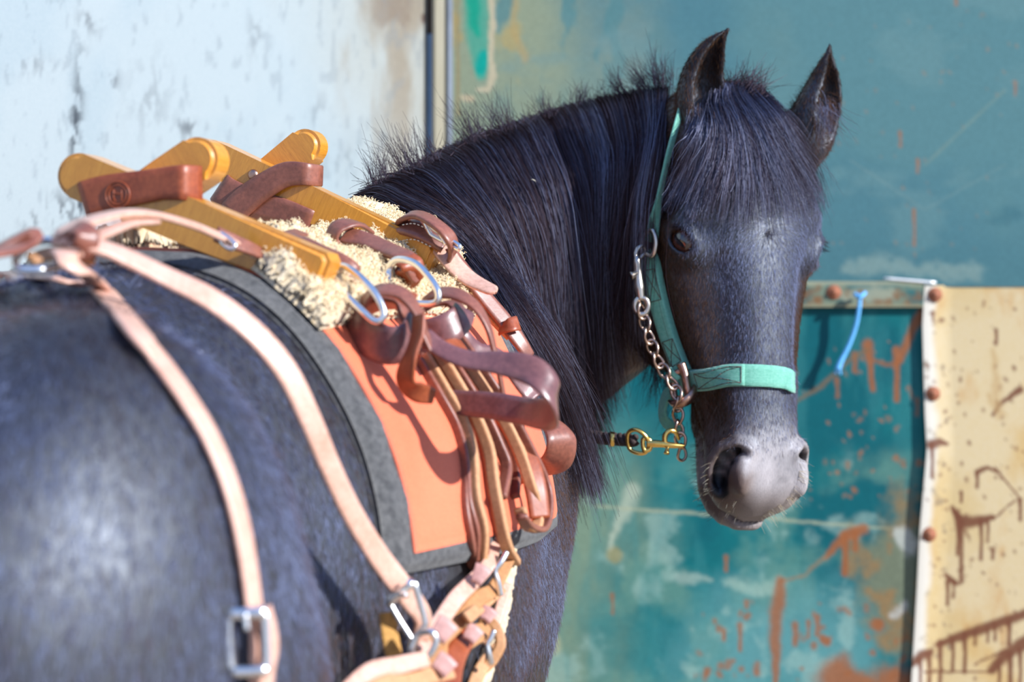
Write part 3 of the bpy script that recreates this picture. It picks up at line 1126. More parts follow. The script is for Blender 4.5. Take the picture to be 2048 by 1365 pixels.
def dome_bolt(px, py, D, r=.0115):
    bm = bmesh.new()
    prof = [(0, .0062), (.35, .0060), (.48, .0045), (.52, .0026), (.55, .0024), (.92, .0016), (1.0, .0008), (1.0, -.004)]
    rings = []
    for q, h in prof[1:]:
        rings.append([bm.verts.new((math.cos(a) * q * r, -h, math.sin(a) * q * r)) for a in np.linspace(0, 2 * math.pi, 18, endpoint=False)])
    top = bm.verts.new((0, -prof[0][1], 0))
    for i in range(18):
        bm.faces.new((top, rings[0][i], rings[0][(i + 1) % 18]))
        for a, b in zip(rings[:-1], rings[1:]):
            bm.faces.new((a[i], b[i], b[(i + 1) % 18], a[(i + 1) % 18]))
    o = bm_obj('bolt', bm, M['rust'], wall_back, True)
    o.location = at(px, py, D)
    return o


M['rust'] = simple('rust', (.30, .105, .05), .8, 0, .5, 260, .3)
for q in [(1870, 590), (1866, 788), (1858, 1070), (2160, 590), (2160, 1070)]:
    dome_bolt(q[0], q[1], DB - .010)
dome_bolt(1668, 585, DB - .012)

# left wall, meeting the back wall in the corner behind the post
LA = np.array([-.133, 3.79]); LD = np.array([-.60, -.80])


def left_px(s, z):
    x = LA[0] + LD[0] * s; y = LA[1] + LD[1] * s
    return 1024 + x / y * FPX, 682.5 - (z - CAMZ) / y * FPX


def pos_left(Sx, Zx):
    return np.stack([LA[0] + LD[0] * Sx, LA[1] + LD[1] * Sx, Zx], -1)


s_ax = np.concatenate([np.arange(0, 1.0, .0035), np.arange(1.0, 2.6, .08)])
z_ax = np.concatenate([np.arange(2.7, 1.72, -.07), np.arange(1.72, 1.2, -.004), np.arange(1.2, -.01, -.06)])
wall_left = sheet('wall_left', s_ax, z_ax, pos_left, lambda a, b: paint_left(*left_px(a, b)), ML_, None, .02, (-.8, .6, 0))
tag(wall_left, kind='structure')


def box(bm, lo, hi):
    v = [bm.verts.new((x, y, z)) for x in (lo[0], hi[0]) for y in (lo[1], hi[1]) for z in (lo[2], hi[2])]
    for f in [(0, 1, 3, 2), (4, 6, 7, 5), (0, 4, 5, 1), (2, 3, 7, 6), (0, 2, 6, 4), (1, 5, 7, 3)]:
        bm.faces.new([v[i] for i in f])


def xw(px, D): return (px - 1024) / FPX * D


bm = bmesh.new()
box(bm, (xw(864, 3.78), 3.775, 0), (xw(897, 3.78), 3.83, 2.7))
bmesh.ops.bevel(bm, geom=[e for e in bm.edges if abs((e.verts[0].co - e.verts[1].co).z) > 1], offset=.005, segments=3, affect='EDGES')
tp = NT('post_paint')
cc = tp.ramp(tp.noise(7, 5, .6, stretch=(3, 3, .5)), [(.3, (.38, .33, .21)), (.6, (.50, .45, .32)), (.8, (.42, .42, .36))])
tp.set(Base_Color=cc, Roughness=.5)
tr = bm_obj('trim_1', bm, tp.m)
tag(tr, kind='structure')
bm = bmesh.new(); box(bm, (xw(896, 3.772), 3.7722, 0), (xw(905, 3.765), 3.80, 2.7))
tr2 = bm_obj('trim_2', bm, simple('grey_edge', (.36, .39, .42), .4, .4, .25, 12)); tag(tr2, kind='structure')
bm = bmesh.new(); box(bm, (xw(846, 3.80), 3.800, 0), (xw(868, 3.80), 3.83, CAMZ + (682.5 - 68) / FPX * 3.80))
tr3 = bm_obj('trim_3', bm, simple('blue_edge', (.30, .47, .66), .4, .2, .25, 9)); tag(tr3, kind='structure')
bm = bmesh.new(); box(bm, (xw(840, 3.84), 3.835, 0), (xw(880, 3.84), 3.86, 2.7))
tr4 = bm_obj('trim_4', bm, simple('brown_board', (.09, .045, .025), .7, 0, .3, 9)); tag(tr4, kind='structure')

bm = bmesh.new()
v = [bm.verts.new(p) for p in [(-3.2, -1.5, 0), (4, -1.5, 0), (4, 4.2, 0), (-3.2, 4.2, 0)]]
bm.faces.new(v)
tf = NT('yard_sand')
tf.set(Base_Color=tf.ramp(tf.noise(6, 8, .6), [(.3, (.30, .22, .15)), (.7, (.46, .36, .26))]), Roughness=.95)
tf.bump(tf.noise(60, 6, .7), .6, .01)
fl = bm_obj('floor', bm, tf.m)
tag(fl, kind='structure')

# blue twine tied to the rail
twine = mesh_obj('twine', *join([
    tube([at(1720, 588, DB - .024), at(1719, 610, DB - .026), at(1712, 650, DB - .024), at(1698, 690, DB - .022), at(1682, 722, DB - .022), at(1675, 740, DB - .022)], [.003, .0034, .0036, .0038, .0040, .0055], 40, 8),
    tube([at(1710, 588, DB - .022), at(1716, 594, DB - .03), at(1724, 592, DB - .03), at(1730, 586, DB - .022)], .0032, 16, 8),
    tube([at(1676, 735, DB - .022), at(1670, 748, DB - .021)], [.0032, .002], 6, 6),
    tube([at(1678, 735, DB - .022), at(1681, 750, DB - .021)], [.0032, .002], 6, 6)]), simple('blue_twine', (.12, .42, .80), .7, 0, .3, 300, .4))
tag(twine, 'short pale blue twine hanging from the rusty rail beside the horse', 'twine')
# ------------------------------------------------------------------ coat colour, eyes, hooves, hair
def coat_colours():
    q = HV - P0
    u, v, w = q @ e_u, q @ e_v, q @ e_w
    isH = (HV[:, 0] > .12) & (HV[:, 1] < 3.06) & (u > -.06) & (u < .56)
    C = np.tile(np.array([.0125, .0095, .0100]), (len(HV), 1))
    n1 = fbm(u * 900 + v * 300, w * 900, 71, 60, 4)
    # browner cheeks, flanks and lips
    br = sstep(.10, .22, u) * sstep(.50, .30, u) * sstep(-.02, -.08, w) * isH
    C += br[:, None] * (np.array([.095, .042, .018]) - C)
    mz = sstep(.36, .45, u + (n1 - .5) * .06) * isH
    n2 = fbm(v * 1000 + 300, u * 1000, 72, 16, 4)
    grey = np.array([.37, .335, .33]) * (.72 + .56 * n2)[:, None]
    d0 = np.linalg.norm(HV - hp_(.458, .020, -.012), axis=1)
    grey *= (1 - .45 * sstep(.026, .004, d0 + (n2 - .5) * .02))[:, None]
    grey += (sstep(-.015, -.045, v + (n1 - .5) * .02) * sstep(.455, .475, u + (n2 - .5) * .02))[:, None] * (np.array([.11, .062, .038]) - grey) * .85
    grey += (sstep(-.040, -.052, v) * .8)[:, None] * (np.array([.09, .05, .033]) - grey)  # brown mottling and painted shade on the side away from the sun
    C += mz[:, None] * (grey - C) * .93
    lip = sstep(.478, .50, u) * isH
    C += (lip * .5)[:, None] * (np.array([.10, .062, .042]) - C)
    sub = np.where(isH & (u > .40))[0]
    dn = np.min([np.linalg.norm(HV[sub] - q_, axis=1) for q_ in NOSE], axis=0)
    C[sub] *= (1 - .96 * sstep(.0125, .0085, dn))[:, None]  # shade inside the nostrils painted nearly black
    for (c, out, sl, cr, sg) in EYES:
        d = np.linalg.norm(HV - (c + out * .02), axis=1)
        C += (sstep(.026, .012, d) * .9)[:, None] * (np.array([.010, .007, .007]) - C)
    # hooves
    hf = sstep(.085, .075, HV[:, 2])
    C += hf[:, None] * (np.array([.05, .045, .04]) - C)
    gl = np.ones(len(HV))
    gl -= .72 * sstep(.0, -.03, u) * (HV[:, 0] > at(1340, 100, 2.9).x) * (HV[:, 1] < 3.02) * (HV[:, 2] > 1.36)
    gl -= .55 * mz
    return np.c_[C, np.clip(gl, .2, 1)]


ca = hme.color_attributes.new('paint', 'FLOAT_COLOR', 'POINT')
ca.data.foreach_set('color', coat_colours().astype(np.float32).ravel())

t = NT('horse_coat')
vc = t.new('ShaderNodeVertexColor', layer_name='paint')
f1 = t.noise(900, 3, .6, stretch=(1, 1, .22))
f2 = t.noise(70, 5, .6)
f3 = t.noise(14, 4, .6)
c = t.mix(.5, vc.outputs['Color'], t.ramp(f1, [(.3, (.45, .45, .45)), (.7, (1., 1., 1.))]), 'MULTIPLY')
rg = t.ramp(f2, [(.3, (.44, .44, .44)), (.7, (.60, .60, .60))])
gloss = t.new('ShaderNodeMath', operation='MULTIPLY')
gloss.inputs[1].default_value = .95
t.ln(vc.outputs['Alpha'], gloss.inputs[0])
t.set(Base_Color=c, Roughness=rg, IOR=1.54, Specular_IOR_Level=gloss.outputs[0], Specular_Tint=(.80, .88, 1.0), Sheen_Weight=.02, Sheen_Roughness=.35, Sheen_Tint=(.62, .72, 1.0))
mixb = t.new('ShaderNodeMath', operation='ADD')
t.ln(f1, mixb.inputs[0])
m2 = t.new('ShaderNodeMath', operation='MULTIPLY'); m2.inputs[1].default_value = .25
t.ln(f2, m2.inputs[0]); t.ln(m2.outputs[0], mixb.inputs[1])
t.bump(mixb.outputs[0], .22, .0014)
hme.materials.append(t.m)

# eyeballs with iris, cornea gloss
te = NT('horse_eye')
g = te.new('ShaderNodeNewGeometry')
vce = te.new('ShaderNodeVertexColor', layer_name='paint')
te.set(Base_Color=vce.outputs['Color'], Roughness=.06, Specular_IOR_Level=.8, Coat_Weight=1.0, Coat_Roughness=.02)
for (c, out, sl, cr, sg) in EYES:
    r = .0216
    th = np.linspace(0, math.pi, 40); ph = np.linspace(0, 2 * math.pi, 48, endpoint=False)
    TH, PH = np.meshgrid(th, ph, indexing='ij')
    # pole = outward; horizontal pupil along 'sl'
    A = np.cos(TH); B = np.sin(TH) * np.cos(PH); Cc = np.sin(TH) * np.sin(PH)
    rr = r * (1 + .05 * np.exp(-(TH / .6) ** 2))
    P = c + (A[..., None] * out + B[..., None] * sl + Cc[..., None] * cr) * rr[..., None]
    e = np.hypot(B / .52, Cc / .26)
    iris = np.hypot(B / .80, Cc / .74)
    col = np.where((iris < 1)[..., None], np.array([.075, .020, .006]) * (1 + .5 * np.sin(PH * 23)[..., None] * .4), np.array([.16, .055, .035]))
    col = np.where((e < 1)[..., None], np.array([.004, .004, .006]), col)
    eo = mesh_obj('eye', P.reshape(-1, 3), grid_faces(40, 48, False, True), te.m, horse)
    cae = eo.data.color_attributes.new('paint', 'FLOAT_COLOR', 'POINT')
    cae.data.foreach_set('color', np.c_[col.reshape(-1, 3), np.ones(col.shape[0] * col.shape[1])].astype(np.float32).ravel())


def hair_obj(name, P, rad, mat, parent, tone=None):
    """P (n, k, 3) strands -> one hair curves object; rad (k,) or (n, k)"""
    n, k = P.shape[:2]
    hc = bpy.data.hair_curves.new(name)
    hc.add_curves([k] * n)
    hc.points.foreach_set('position', np.ascontiguousarray(P, dtype=np.float32).ravel())
    a = hc.attributes.get('radius') or hc.attributes.new('radius', 'FLOAT', 'POINT')
    a.data.foreach_set('value', np.ascontiguousarray(np.broadcast_to(rad, (n, k)), dtype=np.float32).ravel())
    tn = hc.attributes.new('tone', 'FLOAT', 'POINT')
    tn.data.foreach_set('value', np.ascontiguousarray(np.broadcast_to((np.full(n, .4) if tone is None else tone)[:, None], (n, k)), dtype=np.float32).ravel())
    hc.materials.append(mat)
    o = bpy.data.objects.new(name, hc)
    return link(o, parent)


def hair_mat(name, melanin=.93, red=.25, rough=.28, rr=.35, tint=None, coat=.3, ior=1.55):
    m = bpy.data.materials.new(name)
    m.use_nodes = True
    n = m.node_tree.nodes
    n.clear()
    o = n.new('ShaderNodeOutputMaterial'); h = n.new('ShaderNodeBsdfHairPrincipled')
    h.parametrization = 'MELANIN'
    h.inputs['Melanin'].default_value = melanin
    h.inputs['Melanin Redness'].default_value = red
    h.inputs['Roughness'].default_value = rough
    h.inputs['Radial Roughness'].default_value = rr
    h.inputs['Coat'].default_value = coat
    h.inputs['IOR'].default_value = ior
    h.inputs['Random Color'].default_value = .35
    h.inputs['Random Roughness'].default_value = .3
    if tint: h.inputs['Tint'].default_value = (*tint, 1)
    m.node_tree.links.new(h.outputs[0], o.inputs[0])
    return m




def sheen_hair(name, cols, trans, ru=.22, rv=.5, off=-.06):
    """classic hair shader: tinted surface reflection plus a little transmission, varied strand by strand"""
    m = bpy.data.materials.new(name)
    m.use_nodes = True
    n = m.node_tree.nodes; L = m.node_tree.links
    n.clear()
    o = n.new('ShaderNodeOutputMaterial'); a = n.new('ShaderNodeBsdfHair'); b = n.new('ShaderNodeBsdfHair'); ad = n.new('ShaderNodeAddShader')
    a.component = 'Reflection'; b.component = 'Transmission'
    hi = n.new('ShaderNodeHairInfo'); r = n.new('ShaderNodeValToRGB')
    e = r.color_ramp.elements
    while len(e) < len(cols): e.new(.5)
    for i, c in enumerate(cols):
        e[i].position = i / (len(cols) - 1); e[i].color = (*c, 1)
    tn = n.new('ShaderNodeAttribute'); tn.attribute_name = 'tone'
    mm = n.new('ShaderNodeMath'); mm.operation = 'MULTIPLY_ADD'; mm.inputs[1].default_value = .5
    L.new(hi.outputs['Random'], mm.inputs[0]); L.new(tn.outputs['Fac'], mm.inputs[2])
    m3 = n.new('ShaderNodeMath'); m3.operation = 'SUBTRACT'; m3.inputs[1].default_value = .2; L.new(mm.outputs[0], m3.inputs[0])
    L.new(m3.outputs[0], r.inputs[0]); L.new(r.outputs[0], a.inputs['Color'])
    a.inputs['RoughnessU'].default_value = ru; a.inputs['RoughnessV'].default_value = rv; a.inputs['Offset'].default_value = off
    b.inputs['Color'].default_value = (*trans, 1)
    b.inputs['RoughnessU'].default_value = .4; b.inputs['RoughnessV'].default_value = .8
    L.new(a.outputs[0], ad.inputs[0]); L.new(b.outputs[0], ad.inputs[1]); L.new(ad.outputs[0], o.inputs[0])
    return m


M['mane'] = sheen_hair('mane_hair', [(.016, .010, .012), (.050, .030, .033), (.055, .044, .055), (.095, .088, .120), (.20, .21, .285)], (.010, .0045, .004))
M['fur'] = sheen_hair('coat_hair', [(.030, .018, .013), (.155, .075, .036), (.13, .128, .17), (.33, .385, .58)], (.014, .007, .004), .35, .7)  # brown coat first; the pale blue upper stops paint in a sunlit sheen
M['whisker'] = hair_mat('whisker_hair', .12, .3, .3, .4)
# ---- mane
CREST = np.array([_c[i, :3] + np.array([0, 0, _c[i, 3]]) for i in range(34)])


def surf_path(pts, n, lift, D0=2.9, relax=True):
    """guide strand: photo pixels dropped on the horse's skin and lifted along its normal"""
    P = catmull(np.array(pts, float), n)
    out = []; last = None
    dep = []
    for (x, y) in P:
        h, nn = ray(x, y)
        dep.append(h.y if h is not None else np.nan)
    dep = np.array(dep)
    if np.isnan(dep).all(): dep[:] = D0
    ok = ~np.isnan(dep)
    i = np.arange(n)
    dep = np.interp(i, i[ok], dep[ok])
    if relax:
        for _ in range(3):
            dep[1:-1] = (dep[:-2] + 2 * dep[1:-1] + dep[2:]) / 4
    lf = np.interp(np.linspace(0, 1, n), np.linspace(0, 1, len(np.atleast_1d(lift))), np.atleast_1d(lift))
    return np.array([np.array(at(x, y, d - l)) for (x, y), d, l in zip(P, dep, lf)])


def strands(guides, N, clump, jit, seed, k=14, spread=.012, rootj=.004, lenj=(.75, 1.0), layer=.012, wave=.0015, tip=.0):
    """interpolate guides (g, k, 3) into N hairs gathered in soft clumps"""
    r = np.random.default_rng(seed)
    G = np.array(guides); ng = len(G)
    nc = max(2, N // clump)
    ct = np.sort(r.random(nc)) * (ng - 1)
    ci = r.integers(0, nc, N)
    t0 = r.random(N) * (ng - 1)
    t = t0.copy()
    s = np.linspace(0, 1, k)

    def samp(tt):
        i = np.clip(tt.astype(int), 0, ng - 2); a = (tt - i)[:, None, None]
        return G[i] * (1 - a) + G[i + 1] * a
    # nearest clump to own t
    ci = np.clip(np.searchsorted(ct, t) - r.integers(0, 2, N), 0, nc - 1)
    own, cl = samp(t), samp(ct[ci])
    pull = (np.clip((s - .05) / .95, 0, 1) ** .6 * .84)[None, :, None]
    P = own * (1 - pull) + cl * pull
    cj = r.normal(0, 1, (nc, 3)) * spread
    P += cj[ci][:, None] * (s ** 1.2)[None, :, None]
    P[:, :, 1] -= (r.random(nc) ** 1.5 * layer * .8)[ci][:, None] * np.minimum(1, s * 5)[None]
    P += r.normal(0, rootj, (N, 1, 3))
    P += r.normal(0, jit, (N, 1, 3)) * (s ** 1.3)[None, :, None]
    # lift in layers towards the viewer side of the neck
    P[:, :, 1] -= (r.random(N) ** 1.3 * layer)[:, None] * np.minimum(1, s * 4)[None]
    ph = r.random((N, 3)) * 6.28
    fr = r.uniform(5, 13, (N, 1))
    for d in range(3):
        P[:, :, d] += wave * np.sin(s[None] * fr + ph[:, d:d + 1]) * np.minimum(1, s * 3)[None]
    # length variation
    L = np.minimum(r.uniform(lenj[0], lenj[1], N), 1.0)
    idx = s[None] * L[:, None] * (k - 1)
    i = np.clip(idx.astype(int), 0, k - 2); a = (idx - i)[..., None]
    ar = np.arange(N)[:, None]
    global TONE
    band = .5 + .5 * np.sin(ct * 2.1 + 1.3 * np.sin(ct * .9)) * np.sin(ct * .53 + seed)  # lighter clump bands, highlight streaks put into the hair colour
    TONE = np.clip(.12 + .55 * band[ci] + r.normal(0, .14, nc)[ci], 0, .8)
    return P[ar, i] * (1 - a) + P[ar, i + 1] * a


MG = [
    [(704, 392), (760, 402), (850, 432), (935, 505), (1000, 590), (1060, 680), (1100, 760), (1130, 850)],
    [(735, 372), (820, 400), (910, 460), (985, 560), (1050, 670), (1100, 770), (1140, 890)],
    [(775, 350), (860, 395), (950, 480), (1020, 590), (1080, 700), (1130, 830), (1165, 960)],
    [(830, 322), (910, 390), (985, 490), (1050, 610), (1110, 740), (1150, 880), (1185, 1000)],
    [(880, 296), (955, 380), (1020, 490), (1080, 620), (1130, 750), (1160, 870), (1190, 985)],
    [(940, 270), (1005, 370), (1060, 490), (1110, 620), (1148, 750), (1168, 870), (1180, 960)],
    [(1000, 248), (1055, 360), (1100, 490), (1140, 620), (1165, 740), (1182, 850), (1190, 940)],
    [(1060, 228), (1105, 350), (1140, 480), (1170, 610), (1188, 730), (1200, 820), (1205, 880)],
    [(1120, 208), (1150, 340), (1178, 480), (1200, 610), (1212, 710), (1220, 790), (1226, 840)],
    [(1180, 192), (1200, 330), (1218, 470), (1232, 600), (1240, 690), (1244, 750)],
    [(1240, 178), (1250, 320), (1260, 460), (1268, 590), (1272, 670), (1274, 715)],
    [(1290, 170), (1292, 310), (1290, 450), (1288, 570), (1288, 640), (1290, 690)],
    [(1340, 163), (1318, 290), (1298, 430), (1284, 560), (1280, 640), (1280, 680)],
]
mg = []
for g in MG:
    P = surf_path(g, 14, [.010, .016, .018, .018, .018, .022, .028, .03])
    P[0, 1] += .045; P[0, 2] -= .004
    P[1, 1] += .006; P[1, 2] += .006
    mg.append(P)
mg = np.array(mg)
# densify and smooth the guides across the crest
tt = np.linspace(0, len(mg) - 1, 49)
mg = np.stack([catmull(mg[:, j], 49) for j in range(14)], 1)
S1 = strands(mg, 8200, 22, .0045, 3, spread=.0065, rootj=.0035, lenj=(.72, 1.0), layer=.020, wave=.0012)
T1 = TONE
S2 = strands(mg, 1000, 3, .016, 4, spread=.016, rootj=.005, lenj=(.6, 1.04), layer=.026, wave=.004)
mane = hair_obj('mane', np.vstack([S1, S2]), np.linspace(.00033, .00014, 14), M['mane'], horse, np.r_[T1, TONE] + .05)


def tuft(pts, N, length, direc, spread, seed, rootj=.006, k=7, bend=(0, 0, 0)):
    r = np.random.default_rng(seed)
    base = np.array(pts)
    i = r.integers(0, len(base), N)
    p = base[i] + r.normal(0, rootj, (N, 3))
    d = np.asarray(direc, float)[None] + r.normal(0, spread, (N, 3))
    d = nrm(d)
    L = length * r.uniform(.4, 1.05, N)
    s = np.linspace(0, 1, k)
    P = p[:, None] + d[:, None] * (L[:, None] * s[None])[..., None]
    P += (np.asarray(bend)[None] + r.normal(0, .25, (N, 3)) * length)[:, None] * (s ** 2)[None, :, None] * .6
    return P


def crest_at(px):
    j = np.argmin(abs((mg[:, 0, 0] / mg[:, 0, 1] * FPX + 1024) - px))
    return mg[j, 0] * .4 + mg[j, 1] * .6 + np.array([0, 0, .012])


# short broken hairs standing along the crest
TF = []
for x in np.linspace(705, 1345, 70):
    TF.append(tuft([crest_at(x)], 6, .022, (-.25, -.1, .75), .45, int(x)))
for x, L, n, dr in [(720, .035, 40, (-.3, 0, 1)), (742, .045, 40, (-.35, 0, 1)), (775, .06, 40, (-.45, 0, 1)), (800, .055, 50, (-.5, 0, 1)), (835, .045, 30, (-.5, 0, 1)), (920, .055, 50, (-.6, 0, 1)), (950, .05, 50, (-.5, 0, 1)), (985, .055, 40, (-.5, 0, 1)),
                    (1010, .045, 40, (-.4, 0, .9)), (1080, .03, 40, (-.3, 0, 1)), (1150, .03, 40, (.1, 0, 1)), (1240, .035, 60, (-.6, 0, 1)), (1285, .042, 60, (-.55, 0, 1)), (1322, .052, 60, (-.25, 0, 1)), (1342, .035, 40, (-.2, 0, 1))]:
    TF.append(tuft([crest_at(x)], n, L, dr, .17, int(x) + 5, rootj=.005))
hair_obj('broken_mane_hair', np.vstack(TF), np.linspace(.00030, .00010, 7), M['mane'], horse)

# ---- forelock
FG = [
    [(1402, 235), (1378, 290), (1352, 350), (1330, 410)],
    [(1420, 205), (1402, 280), (1382, 350), (1362, 410)],
    [(1440, 188), (1428, 270), (1412, 350), (1398, 420)],
    [(1458, 180), (1452, 270), (1443, 360), (1436, 440)],
    [(1472, 176), (1476, 270), (1476, 370), (1474, 450)],
    [(1484, 174), (1498, 265), (1508, 370), (1512, 450)],
    [(1494, 174), (1520, 260), (1540, 360), (1548, 445)],
    [(1502, 176), (1545, 255), (1575, 350), (1590, 440)],
    [(1510, 180), (1566, 255), (1604, 340), (1622, 425)],
    [(1518, 188), (1582, 258), (1622, 330), (1645, 410)],
]
fg = np.array([surf_path(g, 12, [.006, .014, .014, .010]) for g in FG])
fg = np.stack([catmull(fg[:, j], 40) for j in range(12)], 1)
F1 = strands(fg, 3000, 14, .004, 13, k=12, spread=.006, rootj=.004, lenj=(.45, 1.12), layer=.016, wave=.0010)
T1 = TONE
F2 = strands(fg, 420, 3, .012, 14, k=12, spread=.010, rootj=.005, lenj=(.6, 1.1), layer=.02, wave=.003)
hair_obj('forelock', np.vstack([F1, F2]), np.linspace(.00030, .00010, 12), M['mane'], horse, np.r_[T1, TONE] + .36)  # raised tone puts the blue sun sheen into the forelock's colour
pol = [np.array(at(x, y, 2.93)) for x, y in [(1455, 185), (1470, 178), (1485, 176), (1500, 178), (1512, 186)]]
hair_obj('poll_tuft', np.vstack([tuft(pol, 260, .030, (.35, -.1, .75), .35, 5, .006), tuft(pol, 60, .045, (.6, -.1, .5), .3, 6)]), np.linspace(.00028, .0001, 7), M['mane'], horse)

# ---- ear hair
EH = []
for (b, tip, off) in [(earL_base, at(1446, 90, 2.9), (1392, 262)), (earR_base, at(1658, 120, 2.985), (1640, 250))]:
    p0 = np.array(at(off[0] + 6, off[1] - 34, 2.885 if off[0] < 1500 else 2.945))
    EH.append(tuft([p0], 150, .050, (-.10, -.35, -1) if off[0] < 1500 else (.30, -.3, -.9), .25, off[0], .007))
for x0, y0, x1, y1, D, dr in [(1660, 190, 1650, 300, 2.96, (.9, -.2, -.25)), (1360, 180, 1350, 270, 2.90, (-.8, -.2, .1)), (1585, 215, 1640, 140, 2.98, (-.4, -.1, .6)), (1375, 150, 1420, 90, 2.90, (-.7, -.1, .4))]:
    pts = [np.array(at(x0 + (x1 - x0) * q, y0 + (y1 - y0) * q, D)) for q in np.linspace(0, 1, 16)]
    EH.append(tuft(pts, 170, .011, dr, .35, x0, .002))
_EP = np.vstack(EH)
hair_obj('ear_hair', _EP, np.linspace(.00020, .00007, 7), M['fur'], horse, np.r_[np.full(300, .55), np.full(len(_EP) - 300, .25)])


# ---- short coat on the head, neck edge and shoulder, lying in the direction of growth
def coat(N, mask, length, seed, flow, tonef):
    global TONE
    r = np.random.default_rng(seed)
    cen = HV[HF].mean(1)
    a, b, c_, d = (HV[HF[:, i]] for i in range(4))
    nn = np.cross(c_ - a, d - b)
    ar = np.linalg.norm(nn, axis=1) / 2
    nn = nrm(nn)
    m = mask(cen, nn)
    # outward
    pr = ar * m; pr /= pr.sum()
    i = r.choice(len(cen), N, p=pr)
    uv = r.random((N, 2, 1))
    p = (a[i] * (1 - uv[:, 0]) + b[i] * uv[:, 0]) * (1 - uv[:, 1]) + (d[i] * (1 - uv[:, 0]) + c_[i] * uv[:, 0]) * uv[:, 1]
    n_ = nn[i]
    TONE = tonef(p)
    f = flow(p)
    f = f - n_ * (f * n_).sum(1, keepdims=True)
    f = nrm(f + r.normal(0, .22, (N, 3)))
    L = length * r.uniform(.6, 1.3, N)[:, None]
    k = 4
    s = np.linspace(0, 1, k)
    lift = .30
    P = p[:, None] + f[:, None] * (L * s)[..., None] + n_[:, None] * (L * lift * (s - .55 * s * s))[..., None]
    return P


TOC = nrm(np.array([0, 0, CAMZ]) - np.array([.2, 2.9, 1.2]))


def head_mask(c, n):
    q = c - P0
    u = q @ e_u
    w = q @ e_w; v = q @ e_v
    ok = (c[:, 0] > .13) & (c[:, 1] < 3.05) & (u > -.16) & (u < .46) & (n @ TOC > -.15)
    for (ce, out, sl, cr, sg) in EYES:
        ok &= np.linalg.norm(c - (ce + out * .022), axis=1) > .016
    for sg in (-1, 1):
        ok &= np.linalg.norm(c - hp_(.461, .056 * sg, -.033), axis=1) > .016
    return ok * sstep(.455, .37, u)


WHORL = hp_(.170, .0, .024)


def head_flow(p):
    d = p - WHORL
    r = np.linalg.norm(d, axis=1, keepdims=True)
    k = np.clip(1 - r / .07, 0, 1)
    base = e_u[None] * np.ones((len(p), 1))
    up = ((p - P0) @ e_u < .16)[:, None]
    return base * (1 - k) + d / np.maximum(r, .004) * k * 1.4 + (((p - P0) @ e_v) * 3)[:, None] * e_v[None] * .5


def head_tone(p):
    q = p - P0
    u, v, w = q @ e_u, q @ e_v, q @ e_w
    t = .12 + .68 * sstep(-.042, .0, w) * sstep(.02, .12, u) * (1 - .15 * sstep(.20, .36, u))  # paints bluish sunlit sheen onto the front of the face; cheeks stay brown
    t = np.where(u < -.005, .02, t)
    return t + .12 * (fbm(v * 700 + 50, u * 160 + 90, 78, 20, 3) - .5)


_P = coat(78000, head_mask, .0058, 21, head_flow, head_tone)
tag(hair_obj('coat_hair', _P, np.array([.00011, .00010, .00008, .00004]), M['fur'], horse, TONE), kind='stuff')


def shoulder_mask(c, n):
    s_ = (c - BO) @ BA
    lat = (c - BO) @ BL
    ok = (lat > .02) & (c[:, 0] < .14) & (n @ TOC > -.1) & (c[:, 2] < 1.15) & ((c[:, 2] < .97) | (s_ > .48))
    return ok * sstep(.12, .30, s_) * sstep(.74, .84, c[:, 2])


_P = coat(34000, shoulder_mask, .009, 22, lambda p: np.tile(np.array([-.15, -.1, -1.]), (len(p), 1)), lambda p: .50 + .6 * (fbm(p[:, 2] * 300, p[:, 0] * 600, 79, 30, 3) - .5))  # lighter streaky tone, shoulder sheen put into the hair colour
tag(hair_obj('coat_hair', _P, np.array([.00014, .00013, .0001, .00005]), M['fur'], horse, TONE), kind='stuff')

def haunch_mask(c, n):
    s_ = (c - BO) @ BA; lat = (c - BO) @ BL
    return ((s_ < .10) & (s_ > -.60) & (lat > -.16) & (c[:, 2] > .76) & (n @ nrm(np.array([.35, -1.6, .3])) > -.1)) * sstep(.76, .84, c[:, 2])


def haunch_flow(p):
    s_ = (p - BO) @ BA
    return -BA[None] * (.30 + 0 * s_)[:, None] + BL[None] * .10 + np.array([[0, 0, -1.]])


_P = coat(60000, haunch_mask, .011, 23, haunch_flow, lambda p: .70 + .7 * (fbm(p[:, 2] * 300 + 90, (p[:, 0] + p[:, 1]) * 300 + 900, 80, 30, 4) - .5))  # pale tone paints a stronger highlight into the haunch hair
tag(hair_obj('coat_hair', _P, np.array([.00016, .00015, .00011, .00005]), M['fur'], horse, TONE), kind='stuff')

# ---- beard under the jaw, whiskers, lashes
BD = []
bp = [np.array(at(x, y, 2.99)) for x, y in [(1296, 690), (1305, 706), (1318, 716), (1330, 726), (1342, 740), (1350, 760)]]
BD.append(tuft(bp, 260, .055, (-.05, -.1, -1), .18, 8, .006))
bp2 = [np.array(at(x, y, 2.97)) for x, y in [(1345, 780), (1350, 810), (1355, 840)]]
BD.append(tuft(bp2, 60, .03, (-.35, -.1, -.8), .3, 9, .005))
hair_obj('jaw_beard', np.vstack(BD), np.linspace(.00024, .0001, 7), M['mane'], horse)

